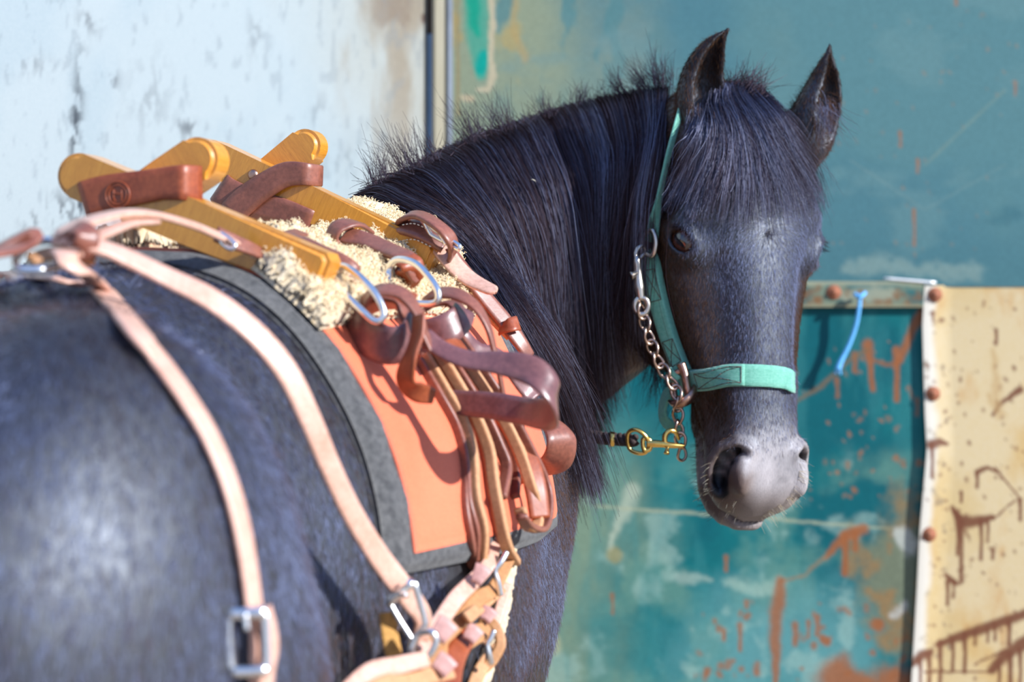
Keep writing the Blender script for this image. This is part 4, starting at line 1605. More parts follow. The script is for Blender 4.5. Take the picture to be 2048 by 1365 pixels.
r_ = np.random.default_rng(33)
WS, LS = [], []
for x, y, dx, dy, L in ([(r_.uniform(1395, 1440), r_.uniform(885, 1000), -1, .1, .012) for _ in range(30)] + [(r_.uniform(1400, 1430), r_.uniform(960, 1000), -.9, .15, .012) for _ in range(14)] +
                        [(r_.uniform(1385, 1480), r_.uniform(985, 1040), -.4, .6, .010) for _ in range(20)] + [(1435, 812, -.6, .9, .014), (1440, 805, .5, -.8, .012)]):
    h, n = ray(x, y)
    if h is None: continue
    d = nrm(np.array([dx, -.5, -dy]) + r_.normal(0, .18, 3))
    s = np.linspace(0, 1, 7)[:, None]
    WS.append(np.array(h) + d * L * r_.uniform(.5, 1.1) * s + np.array([0, 0, -.003]) * s ** 2)
for k in range(46):
    q = r_.random()
    x, y = catmull([(1585, 900), (1583, 950), (1570, 985), (1545, 1010), (1520, 1025), (1500, 1045)], 60)[int(q * 59)]
    p = None
    for xx in np.arange(x + 14, x - 40, -2.0):
        h, n = ray(xx, y)
        if h is not None: p = np.array(h); break
    if p is None: continue
    d = nrm(np.array([.8 - .2 * q, -.1, -.25 - .55 * q]) + r_.normal(0, .22, 3))
    s = np.linspace(0, 1, 7)[:, None]
    WS.append(p + d * r_.uniform(.008, .020) * s + np.array([0, 0, -.003]) * s ** 2)
hair_obj('whiskers', np.array(WS), np.linspace(.00028, .00012, 7), M['whisker'], horse)
for k in range(50):
    x, y = catmull([(1362, 880), (1370, 950), (1376, 1000), (1390, 1035)], 60)[r_.integers(0, 60)]
    p = None
    for xx in np.arange(x - 14, x + 50, 2.0):
        h, n = ray(xx, y)
        if h is not None: p = np.array(h); break
    if p is None: continue
    d = nrm(np.array([-.9, -.1, -.15]) + r_.normal(0, .25, 3)); s = np.linspace(0, 1, 7)[:, None]
    LS.append(p + d * r_.uniform(.006, .014) * s)
# eyelashes
for (c, out, sl, cr, sg) in EYES:
    upv = cr if cr.dot(e_u) < 0 else -cr
    for k in range(60):
        t_ = r_.uniform(-.9, .6)
        p = c + sl * (.022 * t_) + upv * (.0135 * math.cos(t_ * 1.3)) + out * .0235 * math.cos(t_ * .8)
        d = nrm(out * 1.0 + e_u * .75 + sl * t_ * .4 + r_.normal(0, .15, 3)); s = np.linspace(0, 1, 7)[:, None]
        LS.append(p + d * r_.uniform(.008, .016) * s - e_u * .002 * s ** 2)
hair_obj('eyelashes', np.array(LS), np.linspace(.00022, .0001, 7), M['mane'], horse)

# tail, mostly behind the frame
TG = []
for k in range(9):
    a = (k - 4) * .011
    b0 = body_pt(-.60, a, 1.04)
    TG.append(catmull([b0, b0 + np.array([-.03, -.06, -.10]), b0 + np.array([-.035, -.075, -.40]), b0 + np.array([-.03, -.06, -.72])], 14))
hair_obj('tail', strands(np.array(TG), 900, 10, .012, 55, spread=.02, rootj=.008, layer=.02, wave=.004), np.linspace(.0006, .0003, 14), M['mane'], horse)

# whorl of dark hair on the forehead
h, n = ray(1537, 466)
if h is not None:
    hair_obj('whorl', tuft([np.array(h)], 60, .010, (.1, -.6, -.8), .5, 3, .0025), np.linspace(.00022, .0001, 7), M['mane'], horse)

# a pale seed husk caught in the mane
h, n = ray(1066, 362)
sd_c = np.array(at(1066, 362, (h.y if h is not None else 3.0) - .045))
V, F = tube(np.array([sd_c + np.array([-.004, 0, .001]), sd_c + np.array([0, -.001, .0012]), sd_c + np.array([.004, 0, -.0015])]), [.0002, .0013, .0003], 12, 8, False, .5)
husk = mesh_obj('seed_husk', V, F, simple('dry_husk', (.75, .68, .52), .8))
tag(husk, 'tiny pale seed husk caught in the middle of the dark mane', 'seed')
# ------------------------------------------------------------------ felt pad with its orange canvas
OBST_V, OBST_F = [HV], [HF]


def rebuild():
    V, F, o = [], [], 0
    for v, f in zip(OBST_V, OBST_F):
        V.append(v); F += [tuple(int(i) + o for i in q) for q in f]; o += len(v)
    return BVHTree.FromPolygons([Vector(p) for p in np.vstack(V).tolist()], F)


def body_hit(s, ph, bvh, off=0.0):
    c = Vector(BO + BA * s + np.array([0, 0, .93]))
    d = Vector(BL * math.sin(ph) + np.array([0, 0, math.cos(ph)]))
    h, n, i, dist = bvh.ray_cast(c + d * .62, -d)
    if n.dot(d) < 0: n = -n
    return np.array(h + n * off), np.array(n)


def shell(s0f, s1f, ph0, ph1, ns, npk, lo, hi, bump=None, seed=0, round_=.012):
    """closed blanket between lift lo and hi above the horse, s range may depend on the angle"""
    phs = np.linspace(ph0, ph1, npk)
    top = np.zeros((ns, npk, 3)); bot = np.zeros((ns, npk, 3))
    for j, ph in enumerate(phs):
        a, b = s0f(ph), s1f(ph)
        for i, s in enumerate(np.linspace(a, b, ns)):
            p, n = body_hit(s, ph, BVH)
            top[i, j] = p; bot[i, j] = n
    nn = nrm(bot)
    # relax the base a little so the cloth spans hollows
    q = top.copy()
    for _ in range(8):
        q[1:-1, 1:-1] = .5 * q[1:-1, 1:-1] + .125 * (q[:-2, 1:-1] + q[2:, 1:-1] + q[1:-1, :-2] + q[1:-1, 2:])
    I, J = np.meshgrid(np.linspace(0, 1, ns), np.linspace(0, 1, npk), indexing='ij')
    # rounded edges, in metres from the border
    ds = np.minimum(I, 1 - I) * .55
    dp = np.minimum(J, 1 - J) * (ph1 - ph0) * .28
    e = np.clip(np.minimum(ds, dp) / round_, 0, 1)
    rr = np.sqrt(1 - (1 - e) ** 2)
    h = lo + (hi - lo) * (.35 + .65 * rr)
    if bump is not None: h = h + bump(I, J) * rr
    T = q + nn * h[..., None]
    B = q + nn * lo
    V = np.vstack([T.reshape(-1, 3), B.reshape(-1, 3)])
    F = grid_faces(ns, npk)
    o = ns * npk
    F += [tuple(o + k for k in f[::-1]) for f in grid_faces(ns, npk)]
    bi = np.concatenate([np.arange(0, npk), np.arange(1, ns) * npk + npk - 1, (ns - 1) * npk + np.arange(npk - 2, -1, -1), np.arange(ns - 2, 0, -1) * npk])
    nb = len(bi)
    F += [(bi[i], bi[(i + 1) % nb], o + bi[(i + 1) % nb], o + bi[i]) for i in range(nb)]
    return V, F, T


def felt():
    t = NT('grey_felt')
    f = t.noise(130, 8, .85); g = t.noise(40, 4, .6)
    c = t.ramp(f, [(.36, (.018, .018, .018)), (.62, (.21, .205, .195))])
    c = t.mix(.4, c, t.ramp(g, [(.3, (.03, .032, .036)), (.7, (.09, .09, .095))]))
    t.set(Base_Color=c, Roughness=.95, Sheen_Weight=.12, Sheen_Roughness=.5)
    t.bump(f, .8, .003)
    return t.m


def canvas():
    t = NT('orange_canvas')
    g = t.noise(9, 5, .6); f = t.noise(500, 3, .6)
    c = t.ramp(g, [(.3, (.74, .125, .045)), (.7, (.82, .175, .075))])
    c = t.mix(.25, c, t.ramp(f, [(.35, (.55, .08, .03)), (.65, (.86, .21, .09))]))
    t.set(Base_Color=c, Roughness=.75, Sheen_Weight=.15)
    t.bump(f, .3, .0006)
    return t.m


M['felt'] = felt(); M['canvas'] = canvas()
pad = thing('saddle_pad', 'thick dark grey felt pad faced with bright orange canvas on the pony\'s back', 'saddle pad', tuple(body_pt(.28, 0, 1.235)))
PH = R(86)
V, F, T = shell(lambda p: .008 - .02 * (p / PH) ** 2, lambda p: .575 - .05 * (p / PH) ** 2 - .05 * math.sin(min(math.pi, 2 * abs(p))), -PH, PH, 70, 120, .001, .017, lambda I, J: .0012 * np.sin(J * 70) * np.sin(I * 23))
felt_o = part('felt_layer', (V, F), M['felt'], pad)
OBST_V.append(V); OBST_F.append(np.array([f if len(f) == 4 else f for f in F]))
wr = lambda I, J: .0016 * (fbm(I * 300, J * 500, 81, 60, 3) - .5) * 2
V, F, T = shell(lambda p: .040 - .018 * abs(p / PH), lambda p: .548 - .055 * (p / PH) ** 2 - .05 * math.sin(min(math.pi, 2 * abs(p))), -R(82.2), R(82.2), 60, 110, .0165, .0200, wr, round_=.004)
part('canvas_cover', (V, F), M['canvas'], pad)
OBST_V.append(V); OBST_F.append(np.array(F))
BV2 = rebuild()

# ------------------------------------------------------------------ sawbuck pack saddle
saddle = thing('pack_saddle', 'wooden sawbuck pack saddle with two oak crosses lashed in brown leather over sheepskin', 'saddle', tuple(body_pt(.28, 0, 1.26)))


def wool_mat():
    t = NT('sheepskin')
    f = t.noise(170, 6, .7); g = t.noise(30, 4, .6)
    c = t.ramp(g, [(.3, (.66, .48, .26)), (.7, (.84, .70, .47))])
    c = t.mix(.35, c, t.ramp(f, [(.3, (.50, .32, .14)), (.7, (.90, .80, .60))]))
    t.set(Base_Color=c, Roughness=.95, Sheen_Weight=.3)
    t.bump(f, .7, .004)
    return t.m


M['wool'] = wool_mat()


def lumps(seed):
    def f(I, J):
        a = fbm(I * 560, J * 300, seed, 46, 3, .6)
        b = fbm(I * 560, J * 300, seed + 5, 13, 3, .6)
        return (a - .45) * .030 + (b - .5) * .012 + .006
    return f


for sg in (1, -1):
    a0, a1 = (R(3), R(37)) if sg > 0 else (-R(37), -R(3))
    V, F, T = shell(lambda p: .085 - .065 * min(1, max(0, p) / R(26)), lambda p: .53 - .10 * (abs(p) / R(37)) ** 2, a0, a1, 190, 90, .0195, .036, lumps(90 + sg), round_=.02)
    # ragged wool: push vertices about a little
    n_ = len(V) // 2
    g = np.random.default_rng(5).normal(0, .0011, (n_, 3))
    V[:n_] += g
    part('sheepskin', (V, F), M['wool'], saddle)
    if sg > 0:
        OBST_V.append(V); OBST_F.append(np.array(F)); WOOLV, WOOLF = V, np.array(F)
BV3 = rebuild()


def hit3(px, py, bv=None):
    d = (at(px, py, 1.0) - CAMV).normalized()
    h, n, i, dist = (bv or BV3).ray_cast(CAMV, d)
    if h is None: return None, None
    if n.dot(d) > 0: n = -n
    return np.array(h), np.array(n)


def wool_curls(N):
    r = np.random.default_rng(77)
    nt = 190 * 90
    V = WOOLV[:nt]
    F = np.array(grid_faces(190, 90))
    a = r.integers(0, len(F), N)
    p = V[F[a]].mean(1)
    n = nrm(np.cross(V[F[a][:, 2]] - V[F[a][:, 0]], V[F[a][:, 3]] - V[F[a][:, 1]]))
    n = np.where((n @ np.array([.3, -.3, .9]) < 0)[:, None], -n, n)
    k = 8; s = np.linspace(0, 1, k)
    t1 = nrm(np.cross(n, r.normal(0, 1, (N, 3)))); t2 = np.cross(n, t1)
    ph = r.random((N, 1)) * 6.28
    L = r.uniform(.0025, .006, (N, 1))
    R_ = .0016
    P = p[:, None] + n[:, None] * (L * s)[..., None] + t1[:, None] * (R_ * s * np.cos(ph + 9 * s))[..., None] + t2[:, None] * (R_ * s * np.sin(ph + 9 * s))[..., None]
    return P


tw = NT('wool_hair'); tw.set(Base_Color=(.80, .64, .40), Roughness=.9)
tag(hair_obj('wool_curls', wool_curls(14000), np.linspace(.0005, .0002, 8), tw.m, saddle), kind='stuff')


def bar(name, A, B, wid, thk, axis_, mat, parent, r0=True, tip=1.0):
    """rounded-end wooden bar from A to B, flat face normal = axis_"""
    A, B = np.array(A, float), np.array(B, float)
    L = np.linalg.norm(B - A); u = (B - A) / L
    nz = np.array(axis_, float); nz = nz - u * nz.dot(u); nz /= np.linalg.norm(nz)
    v = np.cross(nz, u)
    prof = []
    h = wid / 2
    for a in np.linspace(math.pi / 2, 3 * math.pi / 2, 15):
        prof.append((h * 1.02 + h * 1.02 * math.cos(a), h * math.sin(a)))
    prof += [(L * .5, -h * 1.0), (L - .006, -h * tip), (L, -h * tip + .006), (L, h * tip - .006), (L - .006, h * tip), (L * .5, h * 1.0)]
    bm = bmesh.new()
    f0 = [bm.verts.new(A + u * x + v * y - nz * thk / 2) for x, y in prof]
    f1 = [bm.verts.new(A + u * x + v * y + nz * thk / 2) for x, y in prof]
    bm.faces.new(f0[::-1]); bm.faces.new(f1)
    n = len(prof)
    for i in range(n):
        bm.faces.new((f0[i], f0[(i + 1) % n], f1[(i + 1) % n], f1[i]))
    bmesh.ops.bevel(bm, geom=[e for e in bm.edges if abs((e.verts[0].co - e.verts[1].co).normalized().dot(Vector(nz))) < .5], offset=.005, segments=3, affect='EDGES')
    # into a local frame with z along the grain
    Mx = Matrix(((v[0], nz[0], u[0], A[0]), (v[1], nz[1], u[1], A[1]), (v[2], nz[2], u[2], A[2]), (0, 0, 0, 1)))
    bm.transform(Mx.inverted())
    bmesh.ops.recalc_face_normals(bm, faces=bm.faces[:])
    me = bpy.data.meshes.new(name); bm.to_mesh(me); bm.free()
    me.polygons.foreach_set('use_smooth', np.ones(len(me.polygons), dtype=bool))
    try: me.set_sharp_from_angle(angle=R(40))
    except Exception: pass
    me.materials.append(mat)
    o = bpy.data.objects.new(name, me)
    COL.objects.link(o)
    o.parent = parent
    o.matrix_world = Mx
    o.matrix_parent_inverse = Matrix.Translation(parent.location).inverted()
    o.matrix_basis = Mx
    return o


AXV = np.array(BA) * np.array([1, 1, 0])


def onplane(px, py, D0):
    """point of the cross plane (perpendicular to the horse's axis) through depth D0 at pixel 300,330 line"""
    d = np.array(at(px, py, 1.0)) - np.array([0, 0, CAMZ])
    p0, n = D0, BA
    t = ((p0 - np.array([0, 0, CAMZ])) @ n) / (d @ n)
    return np.array([0, 0, CAMZ]) + d * t


def cross(pc, D, A0, A1, B0, B1, wid, thk):
    p0 = np.array(at(pc[0], pc[1], D))
    a0, a1 = onplane(*A0, p0), onplane(*A1, p0)
    b0, b1 = onplane(*B0, p0) + BA * thk * .9, onplane(*B1, p0) + BA * thk * .9
    bar('cross_bar', a0, a1, wid, thk, BA, M['oak'], saddle)
    bar('cross_bar', b0, b1, wid, thk, BA, M['oak'], saddle)
    return p0


pr = cross((300, 350), 2.20, (132, 338), (660, 556), (412, 292), (215, 425), .042, .037)
pf = cross((520, 320), 2.505, (402, 302), (872, 525), (622, 268), (440, 420), .036, .032)


def small_bolt(px, py, D, r, parent, mat):
    bm = bmesh.new()
    rings = []
    for q, h in [(.45, .0042), (.8, .0034), (1, .0015), (1, -.003)]:
        rings.append([bm.verts.new((math.cos(a) * q * r, -h, math.sin(a) * q * r)) for a in np.linspace(0, 2 * math.pi, 14, endpoint=False)])
    bm.faces.new(rings[0])
    for i in range(14):
        for a, b in zip(rings[:-1], rings[1:]):
            bm.faces.new((a[i], b[i], b[(i + 1) % 14], a[(i + 1) % 14]))
    o = bm_obj('bolt', bm, mat, parent, True)
    o.location = at(px, py, D)
    o.matrix_parent_inverse = Matrix.Translation(parent.location).inverted()
    o.rotation_euler = (0, 0, math.atan2(-BA[0], BA[1]))
    return o


small_bolt(507, 350, np.array(onplane(507, 350, pf))[1] - .0165, .0058, saddle, M['bronze'])


# ------------------------------------------------------------------ straps
def path3(pts, n, lift=.002, bv=None, D0=2.3):
    """control points (px, py), (px, py, D) or (px, py, 'x', extra lift) -> 3-D curve and normals"""
    C, N = [], []
    for q in pts:
        if len(q) == 2 or isinstance(q[2], str):
            h, nn = hit3(q[0], q[1], bv)
            if h is None:
                h, nn = np.array(at(q[0], q[1], D0)), np.array([0, -1., 0])
            ex = q[3] if len(q) > 3 else 0
            C.append(h + nn * (lift + ex)); N.append(nn)
        else:
            C.append(np.array(at(q[0], q[1], q[2])))
            N.append(np.array(q[3:6], float) if len(q) >= 6 else np.array([.35, -.75, .45]))
    Z = catmull(np.hstack([np.array(C), nrm(np.array(N))]), n)
    return Z[:, :3], nrm(Z[:, 3:])


def strap(name, pts, w, th, mat, parent, n=60, lift=.001, bv=None, round_end=False, label=None, D0=2.3):
    C, N = path3(pts, n, lift, bv, D0)
    return part(name, ribbon(C, N, w, th, 0, round_end), mat, parent, label=label)


def lace(name, pts, r, mat, parent, n=60, lift=.004, flat=.6, bv=None):
    C, N = path3(pts, n, lift, bv)
    return part(name, tube(C, r, None, 8, False, flat), mat, parent)


def ring(name, pts, r, mat, parent, n=48):
    """closed metal ring through points (px, py, D)"""
    P = np.array([np.array(at(*q)) for q in pts])
    Q = np.vstack([P[-2:], P, P[:2]])
    k = catmull(Q, 40 * len(Q))
    # keep one period
    d0 = np.argmin(np.linalg.norm(k - P[0], axis=1)[: len(k) // 2]); d1 = len(k) // 2 + np.argmin(np.linalg.norm(k - P[0], axis=1)[len(k) // 2:])
    c = k[d0:d1]
    d = np.r_[0, np.cumsum(np.linalg.norm(np.diff(c, axis=0), axis=1))]
    s = np.linspace(0, d[-1], n, endpoint=False)
    c = np.stack([np.interp(s, d, c[:, i]) for i in range(3)], 1)
    return part(name, tube(c, r, None, 10, True), mat, parent)


# leather lashings on the crosses
def lash(pts, w, mat, D, th=.003, n=50, lift=.020):
    C = []
    for (x, y) in pts:
        C.append(onplane(x, y, np.array(at(300, 350, D)) if D < 2.4 else np.array(at(520, 320, D))) - BA * lift)
    C = catmull(np.array(C), n)
    N = np.tile(-BA, (n, 1))
    # the ends turn away round the wood
    t = np.linspace(-1, 1, n)
    wrap = np.clip((abs(t) - .84) / .16, 0, 1) ** 2
    C = C + BA * (wrap * lift * 1.1)[:, None]
    N = nrm(N + np.sign(t)[:, None] * wrap[:, None] * nrm(np.gradient(C, axis=0)) * 1.2)
    return part('lashing', ribbon(C, N, w, th), mat, saddle)


l1 = lash([(176, 408), (230, 390), (300, 378), (350, 370), (398, 368)], [.036, .033, .031, .029, .033], M['leather_red'], 2.20, n=60)
lash([(640, 352), (590, 352), (545, 375), (505, 405), (470, 440)], [.022, .026, .028, .030, .030], M['leather_brown'], 2.505, lift=.021)
lash([(444, 372), (470, 390), (520, 410), (580, 425), (640, 448)], [.034, .032, .028, .026, .024], M['leather_brown'], 2.505, lift=.0165)
# stamped roundel on the rear lashing
sm = onplane(258, 393, pr) - BA * .0235
bm = bmesh.new()
fr = Matrix(((BL[0], 0, -BA[0], sm[0]), (BL[1], 0, -BA[1], sm[1]), (0, 1, 0, sm[2]), (0, 0, 0, 1)))
vv = []
for rad, w_ in [(.0118, .0009), (.0088, .0008)]:
    c_ = np.array([sm + BL * math.cos(a) * rad + np.array([0, 0, 1]) * math.sin(a) * rad for a in np.linspace(0, 2 * math.pi, 40, endpoint=False)])
    vv.append(tube(c_, w_, None, 6, True))
for pts in [[(-.004, .005), (-.004, -.005)], [(.004, .005), (.004, -.005)], [(-.005, .001), (.005, .001)], [(-.005, -.005), (-.002, -.005)], [(.002, -.005), (.005, -.005)]]:
    vv.append(tube(np.array([sm + BL * a + np.array([0, 0, b]) for a, b in pts]), .0007, 4, 6))
part('stamp', join(vv), M['leather_red'], l1, label='round maker stamp pressed into the leather')

# rigging leathers across the bars, with their rings
M['leather_keeper'] = leather('leather_keeper', (.34, .155, .13), (.52, .28, .24), rough=.5)
M['leather_ochre'] = leather('leather_ochre', (.34, .15, .05), (.48, .23, .09), rough=.6, coat=.1)
LB, LD_, LT, LR, LC = M['leather_brown'], M['leather_dark'], M['leather_tan'], M['leather_red'], M['leather_cut']
strap('rigging_strap', [(565, 478, 2.24), (600, 490, 2.215), (640, 510, 2.20), (680, 528, 2.19), (704, 548, 2.19), (700, 560, 2.20)], .019, .005, LB, saddle)
strap('rigging_strap', [(600, 470, 2.27, .2, -.5, .85), (575, 476, 2.24, -.2, -.8, .6), (568, 496, 2.24, -.5, -.8, .1), (590, 500, 2.26)], .016, .004, LB, saddle)
strap('rigging_strap', [(690, 476, 2.37), (730, 486, 2.36), (775, 505, 2.34), (812, 522, 2.32), (826, 545, 2.32), (815, 556, 2.335)], .021, .006, LB, saddle)
strap('rigging_strap', [(735, 462, 2.40, .4, -.4, .8), (705, 450, 2.375, .0, -.5, .9), (676, 458, 2.365, -.5, -.7, .4), (668, 478, 2.365, -.8, -.6, 0), (680, 498, 2.37, -.5, -.8, -.3)], [.017, .019, .020, .020, .020], .004, LB, saddle)
strap('rigging_strap', [(806, 520, 2.318), (822, 532, 2.312), (815, 552, 2.322, .2, -.9, -.2), (800, 556, 2.335)], .026, .004, LR, saddle, n=30)
ring('rigging_ring', [(668, 540, 2.185), (690, 534, 2.165), (724, 558, 2.145), (752, 590, 2.135), (768, 628, 2.13), (752, 644, 2.13), (720, 618, 2.135), (688, 584, 2.15)], .0034, M['steel'], saddle)
ring('rigging_ring', [(776, 545, 2.30), (792, 520, 2.295), (828, 526, 2.28), (856, 552, 2.265), (876, 584, 2.255), (870, 606, 2.255), (830, 606, 2.265), (784, 590, 2.285)], .0034, M['steel'], saddle)

# ------------------------------------------------------------------ latigos: rear and front tie straps
lat1 = thing('latigo_strap', 'long brown tie strap knotted on the rear saddle ring, with one wide loop', 'strap', tuple(at(790, 640, 2.15)), 'latigo tie straps')
strap('knot', [(700, 640, 2.17, -.3, -.9, -.3), (730, 668, 2.150, -.2, -.9, -.2), (775, 690, 2.135, .2, -.9, -.2), (815, 680, 2.14, .6, -.7, 0), (828, 645, 2.16, .8, -.3, .4)], [.024, .034, .036, .032, .024], .004, LD_, lat1, n=50)
strap('knot', [(828, 638, 2.165, -.6, .3, .7), (800, 615, 2.175, -.2, .3, .9), (760, 612, 2.18, .2, .3, .9), (728, 625, 2.18, .4, .2, .8), (712, 645, 2.175)], .026, .004, LB, lat1, n=50)
strap('strap_end', [(728, 612, 2.165, -.5, -.6, .6), (755, 586, 2.155, -.1, -.5, .9), (800, 590, 2.150, .4, -.5, .7), (830, 625, 2.145, .8, -.5, .3), (845, 668, 2.140, .9, -.4, .0), (862, 705, 2.14, .9, -.4, 0)], [.020, .022, .020, .016, .013, .012], .004, LB, lat1, n=60)
strap('keeper', [(742, 600, 2.19, -.1, -.5, .9), (775, 588, 2.185, 0, -.5, .9), (826, 606, 2.18, .2, -.6, .8)], .022, .004, LR, lat1, n=24)
strap('flap', [(842, 632, 2.125, -.8, -.55, .1), (838, 675, 2.12, -.85, -.5, .0), (822, 722, 2.115, -.85, -.5, -.1), (815, 760, 2.12, -.6, -.75, -.2), (835, 782, 2.13, -.1, -.95, -.1), (862, 792, 2.15, .2, -.9, 0)], [.018, .022, .022, .022, .019, .014], .004, LR, lat1, n=60)
strap('loop', [(846, 672, 2.145, -.15, -.55, .8), (880, 700, 2.14, -.15, -.6, .8), (935, 722, 2.13, -.1, -.7, .7), (1000, 728, 2.12, 0, -.85, .5), (1060, 742, 2.11, .25, -.93, .2), (1096, 775, 2.105, .75, -.6, .1), (1108, 810, 2.115, .97, .1, .0),
               (1096, 828, 2.15, .6, .75, -.1), (1050, 822, 2.19, -.05, .95, -.2), (990, 812, 2.21, -.05, .95, -.2), (930, 806, 2.225, -.05, .95, -.2), (890, 802, 2.235, 0, .95, -.2)], [.018, .020, .022, .026, .030, .032, .030, .027, .026, .025, .022], .0035, LD_, lat1, n=110)

lat2 = thing('latigo_strap', 'dark tie strap knotted on the front saddle ring with a thin arched loop', 'strap', tuple(at(880, 620, 2.28)), 'latigo tie straps')
strap('knot', [(832, 655, 2.27, -.5, -.8, -.1), (850, 668, 2.255, -.2, -.95, -.1), (890, 660, 2.25, .2, -.95, .1), (918, 640, 2.26, .5, -.8, .1), (926, 622, 2.275)], [.022, .028, .030, .028, .022], .004, LD_, lat2, n=40)
strap('knot', [(836, 632, 2.285, .1, .2, .95), (868, 616, 2.29, .1, .0, .95), (905, 612, 2.285, .1, -.3, .95), (922, 640, 2.268, .6, -.6, .3)], .016, .004, LB, lat2, n=40)
strap('loop', [(848, 608, 2.285, -.2, -.5, .8), (872, 592, 2.275, -.05, -.55, .85), (910, 592, 2.265, .2, -.6, .75), (948, 615, 2.255, .55, -.6, .5), (972, 655, 2.25, .85, -.5, .1), (984, 700, 2.25, .95, -.3, 0), (992, 735, 2.25, .95, -.2, 0), (1004, 800, 2.255, .95, -.2, 0)], [.016, .020, .018, .013, .010, .009, .008, .008], .004, LB, lat2, n=70)
strap('strap_end', [(905, 645, 2.29), (925, 680, 2.29), (955, 705, 2.29), (990, 712, 2.30), (1015, 735, 2.31), (1050, 780, 2.32), (1068, 800, 2.32)], [.022, .022, .020, .017, .017, .018, .016], .0035, LD_, lat2, n=60)

# ------------------------------------------------------------------ cinch: folded thin leathers hanging down the side
cin = thing('cinch_strap', 'bundle of long folded tan leather cinch straps hanging down the orange canvas', 'strap', tuple(at(960, 900, 2.3)))
BUN = [
    ([(842, 722), (868, 790), (892, 850), (912, 920), (938, 1000), (955, 1060), (958, 1110), (945, 1150)], .0048, LC, .012),
    ([(850, 716), (880, 785), (905, 850), (930, 915), (952, 975), (972, 1035), (984, 1090), (1000, 1120)], .0046, LC, .020),
    ([(858, 712), (892, 785), (920, 850), (945, 905), (968, 950), (972, 1010)], .0044, LB, .022),
    ([(866, 712), (904, 790), (940, 862), (975, 930), (1010, 990), (1030, 1030), (1022, 1062), (1000, 1056), (988, 1030)], .0040, LC, .030),
    ([(872, 708), (914, 790), (950, 860), (990, 930), (1030, 985), (1042, 1030), (1030, 1070), (1002, 1072), (985, 1050)], .0038, LB, .034),
    ([(840, 715), (862, 770), (888, 850), (908, 930), (928, 1010), (940, 1080), (944, 1130)], .0040, LB, .006),
    ([(905, 700), (935, 770), (965, 830), (990, 900), (1010, 950), (1022, 1000)], .0036, LB, .008),
    ([(915, 690), (948, 770), (980, 835), (1008, 900), (1022, 960)], .0036, LC, .010),
    ([(925, 690), (962, 780), (1000, 850), (1020, 920), (1030, 970)], .0034, LB, .010),
    ([(880, 705), (905, 740), (925, 780), (940, 815), (938, 850)], .0032, LC, .012),
]
BUN += [([(x + 9, y - 3) for x, y in BUN[0][0]], .0036, LB, .008), ([(x + 9, y - 4) for x, y in BUN[1][0][:-1]], .0034, LB, .012),
        ([(x - 9, y + 4) for x, y in BUN[0][0][:-1]], .0036, LB, .008), ([(x + 8, y - 4) for x, y in BUN[3][0][:5]], .0034, LC, .026)]
for pts, r, m, lf in BUN:
    C, N = path3([(x + 24 * min(1, max(0, (y - 720) / 120)) * min(1, max(0, (1010 - y) / 90)), y, 's', 0) for x, y in pts], 80, lf, BV2)
    for _ in range(6):
        C[1:-1] = .25 * C[:-2] + .5 * C[1:-1] + .25 * C[2:]; N[1:-1] = .25 * N[:-2] + .5 * N[1:-1] + .25 * N[2:]
    side = nrm(np.cross(nrm(np.gradient(C, axis=0)), nrm(N)))
    part('leather_lace', ribbon(C - nrm(N) * .005, side, .011, r * 1.5), m, cin)
strap('keeper', [(832, 745, 's', .030), (850, 742, 's', .034), (876, 738, 's', .032)], .018, .004, LR, cin, n=16, bv=BV2)
# a flat strap end hanging in front and the turned loop behind
strap('strap_tail', [(1005, 838, 2.32), (1034, 880, 2.30), (1056, 930, 2.285), (1070, 980, 2.275), (1078, 1038, 2.27)], [.020, .023, .024, .023, .021], .004, LR, cin, n=40)
strap('loop', [(1070, 838, 2.42, .1, -.6, .8), (1100, 850, 2.40, .3, -.5, .8), (1120, 880, 2.39, .6, -.75, .2), (1112, 920, 2.40, .3, -.9, -.3), (1085, 938, 2.42, .0, -.9, -.4)], [.014, .024, .038, .034, .018], .0035, LB, cin, n=40)
strap('flap', [(1020, 925, 2.40), (1030, 945, 2.39), (1040, 968, 2.385)], [.004, .010, .014], .003, LR, cin, n=12)


def buckle(pts, D, r, mat, parent, name='buckle', tongue=None):
    if np.ndim(D) == 0: D = [D] * len(pts)
    P = [np.array(at(x, y, d)) for (x, y), d in zip(pts, D)]
    # straight sides with rounded corners
    Q = []
    n = len(P)
    for i in range(n):
        a, b, c_ = P[i - 1], P[i], P[(i + 1) % n]
        for t in (.86, .95): Q.append(a + (b - a) * t)
        for t in (.05, .14, .5): Q.append(b + (c_ - b) * t)
    o = part(name, tube(np.array(Q), r, None, 8, True), mat, parent)
    if tongue:
        t0, t1 = [np.array(at(*q)) for q in tongue]
        part('tongue', tube(np.array([t0, (t0 + t1) / 2, t1]), r * .8, 8, 8), mat, o)
    return o


buckle([(1040, 955), (1056, 995), (1048, 1005), (1033, 960)], 2.375, .0028, M['steel'], cin)
ring('ring', [(985, 1010, 2.30), (978, 1035, 2.29), (985, 1052, 2.29), (1000, 1030, 2.30), (1002, 1008, 2.31)], .0032, M['steel'], cin)

# ------------------------------------------------------------------ belly rigging: crossed straps and buckles low on the side
rig = thing('girth_rigging', 'tangle of tan buckled girth straps below the lower edge of the felt pad', 'girth', tuple(at(940, 1200, 2.15)))
DG = 2.02


def st(pts, w, mat, d0, d1, name='strap', th=.004, n=40, nr=(.25, -.9, .3)):
    k = len(pts)
    w = [x * .84 for x in w]
    return strap(name, [(x, y, d0 + (d1 - d0) * i / (k - 1), *nr) for i, (x, y) in enumerate(pts)], w, th, mat, rig, n)


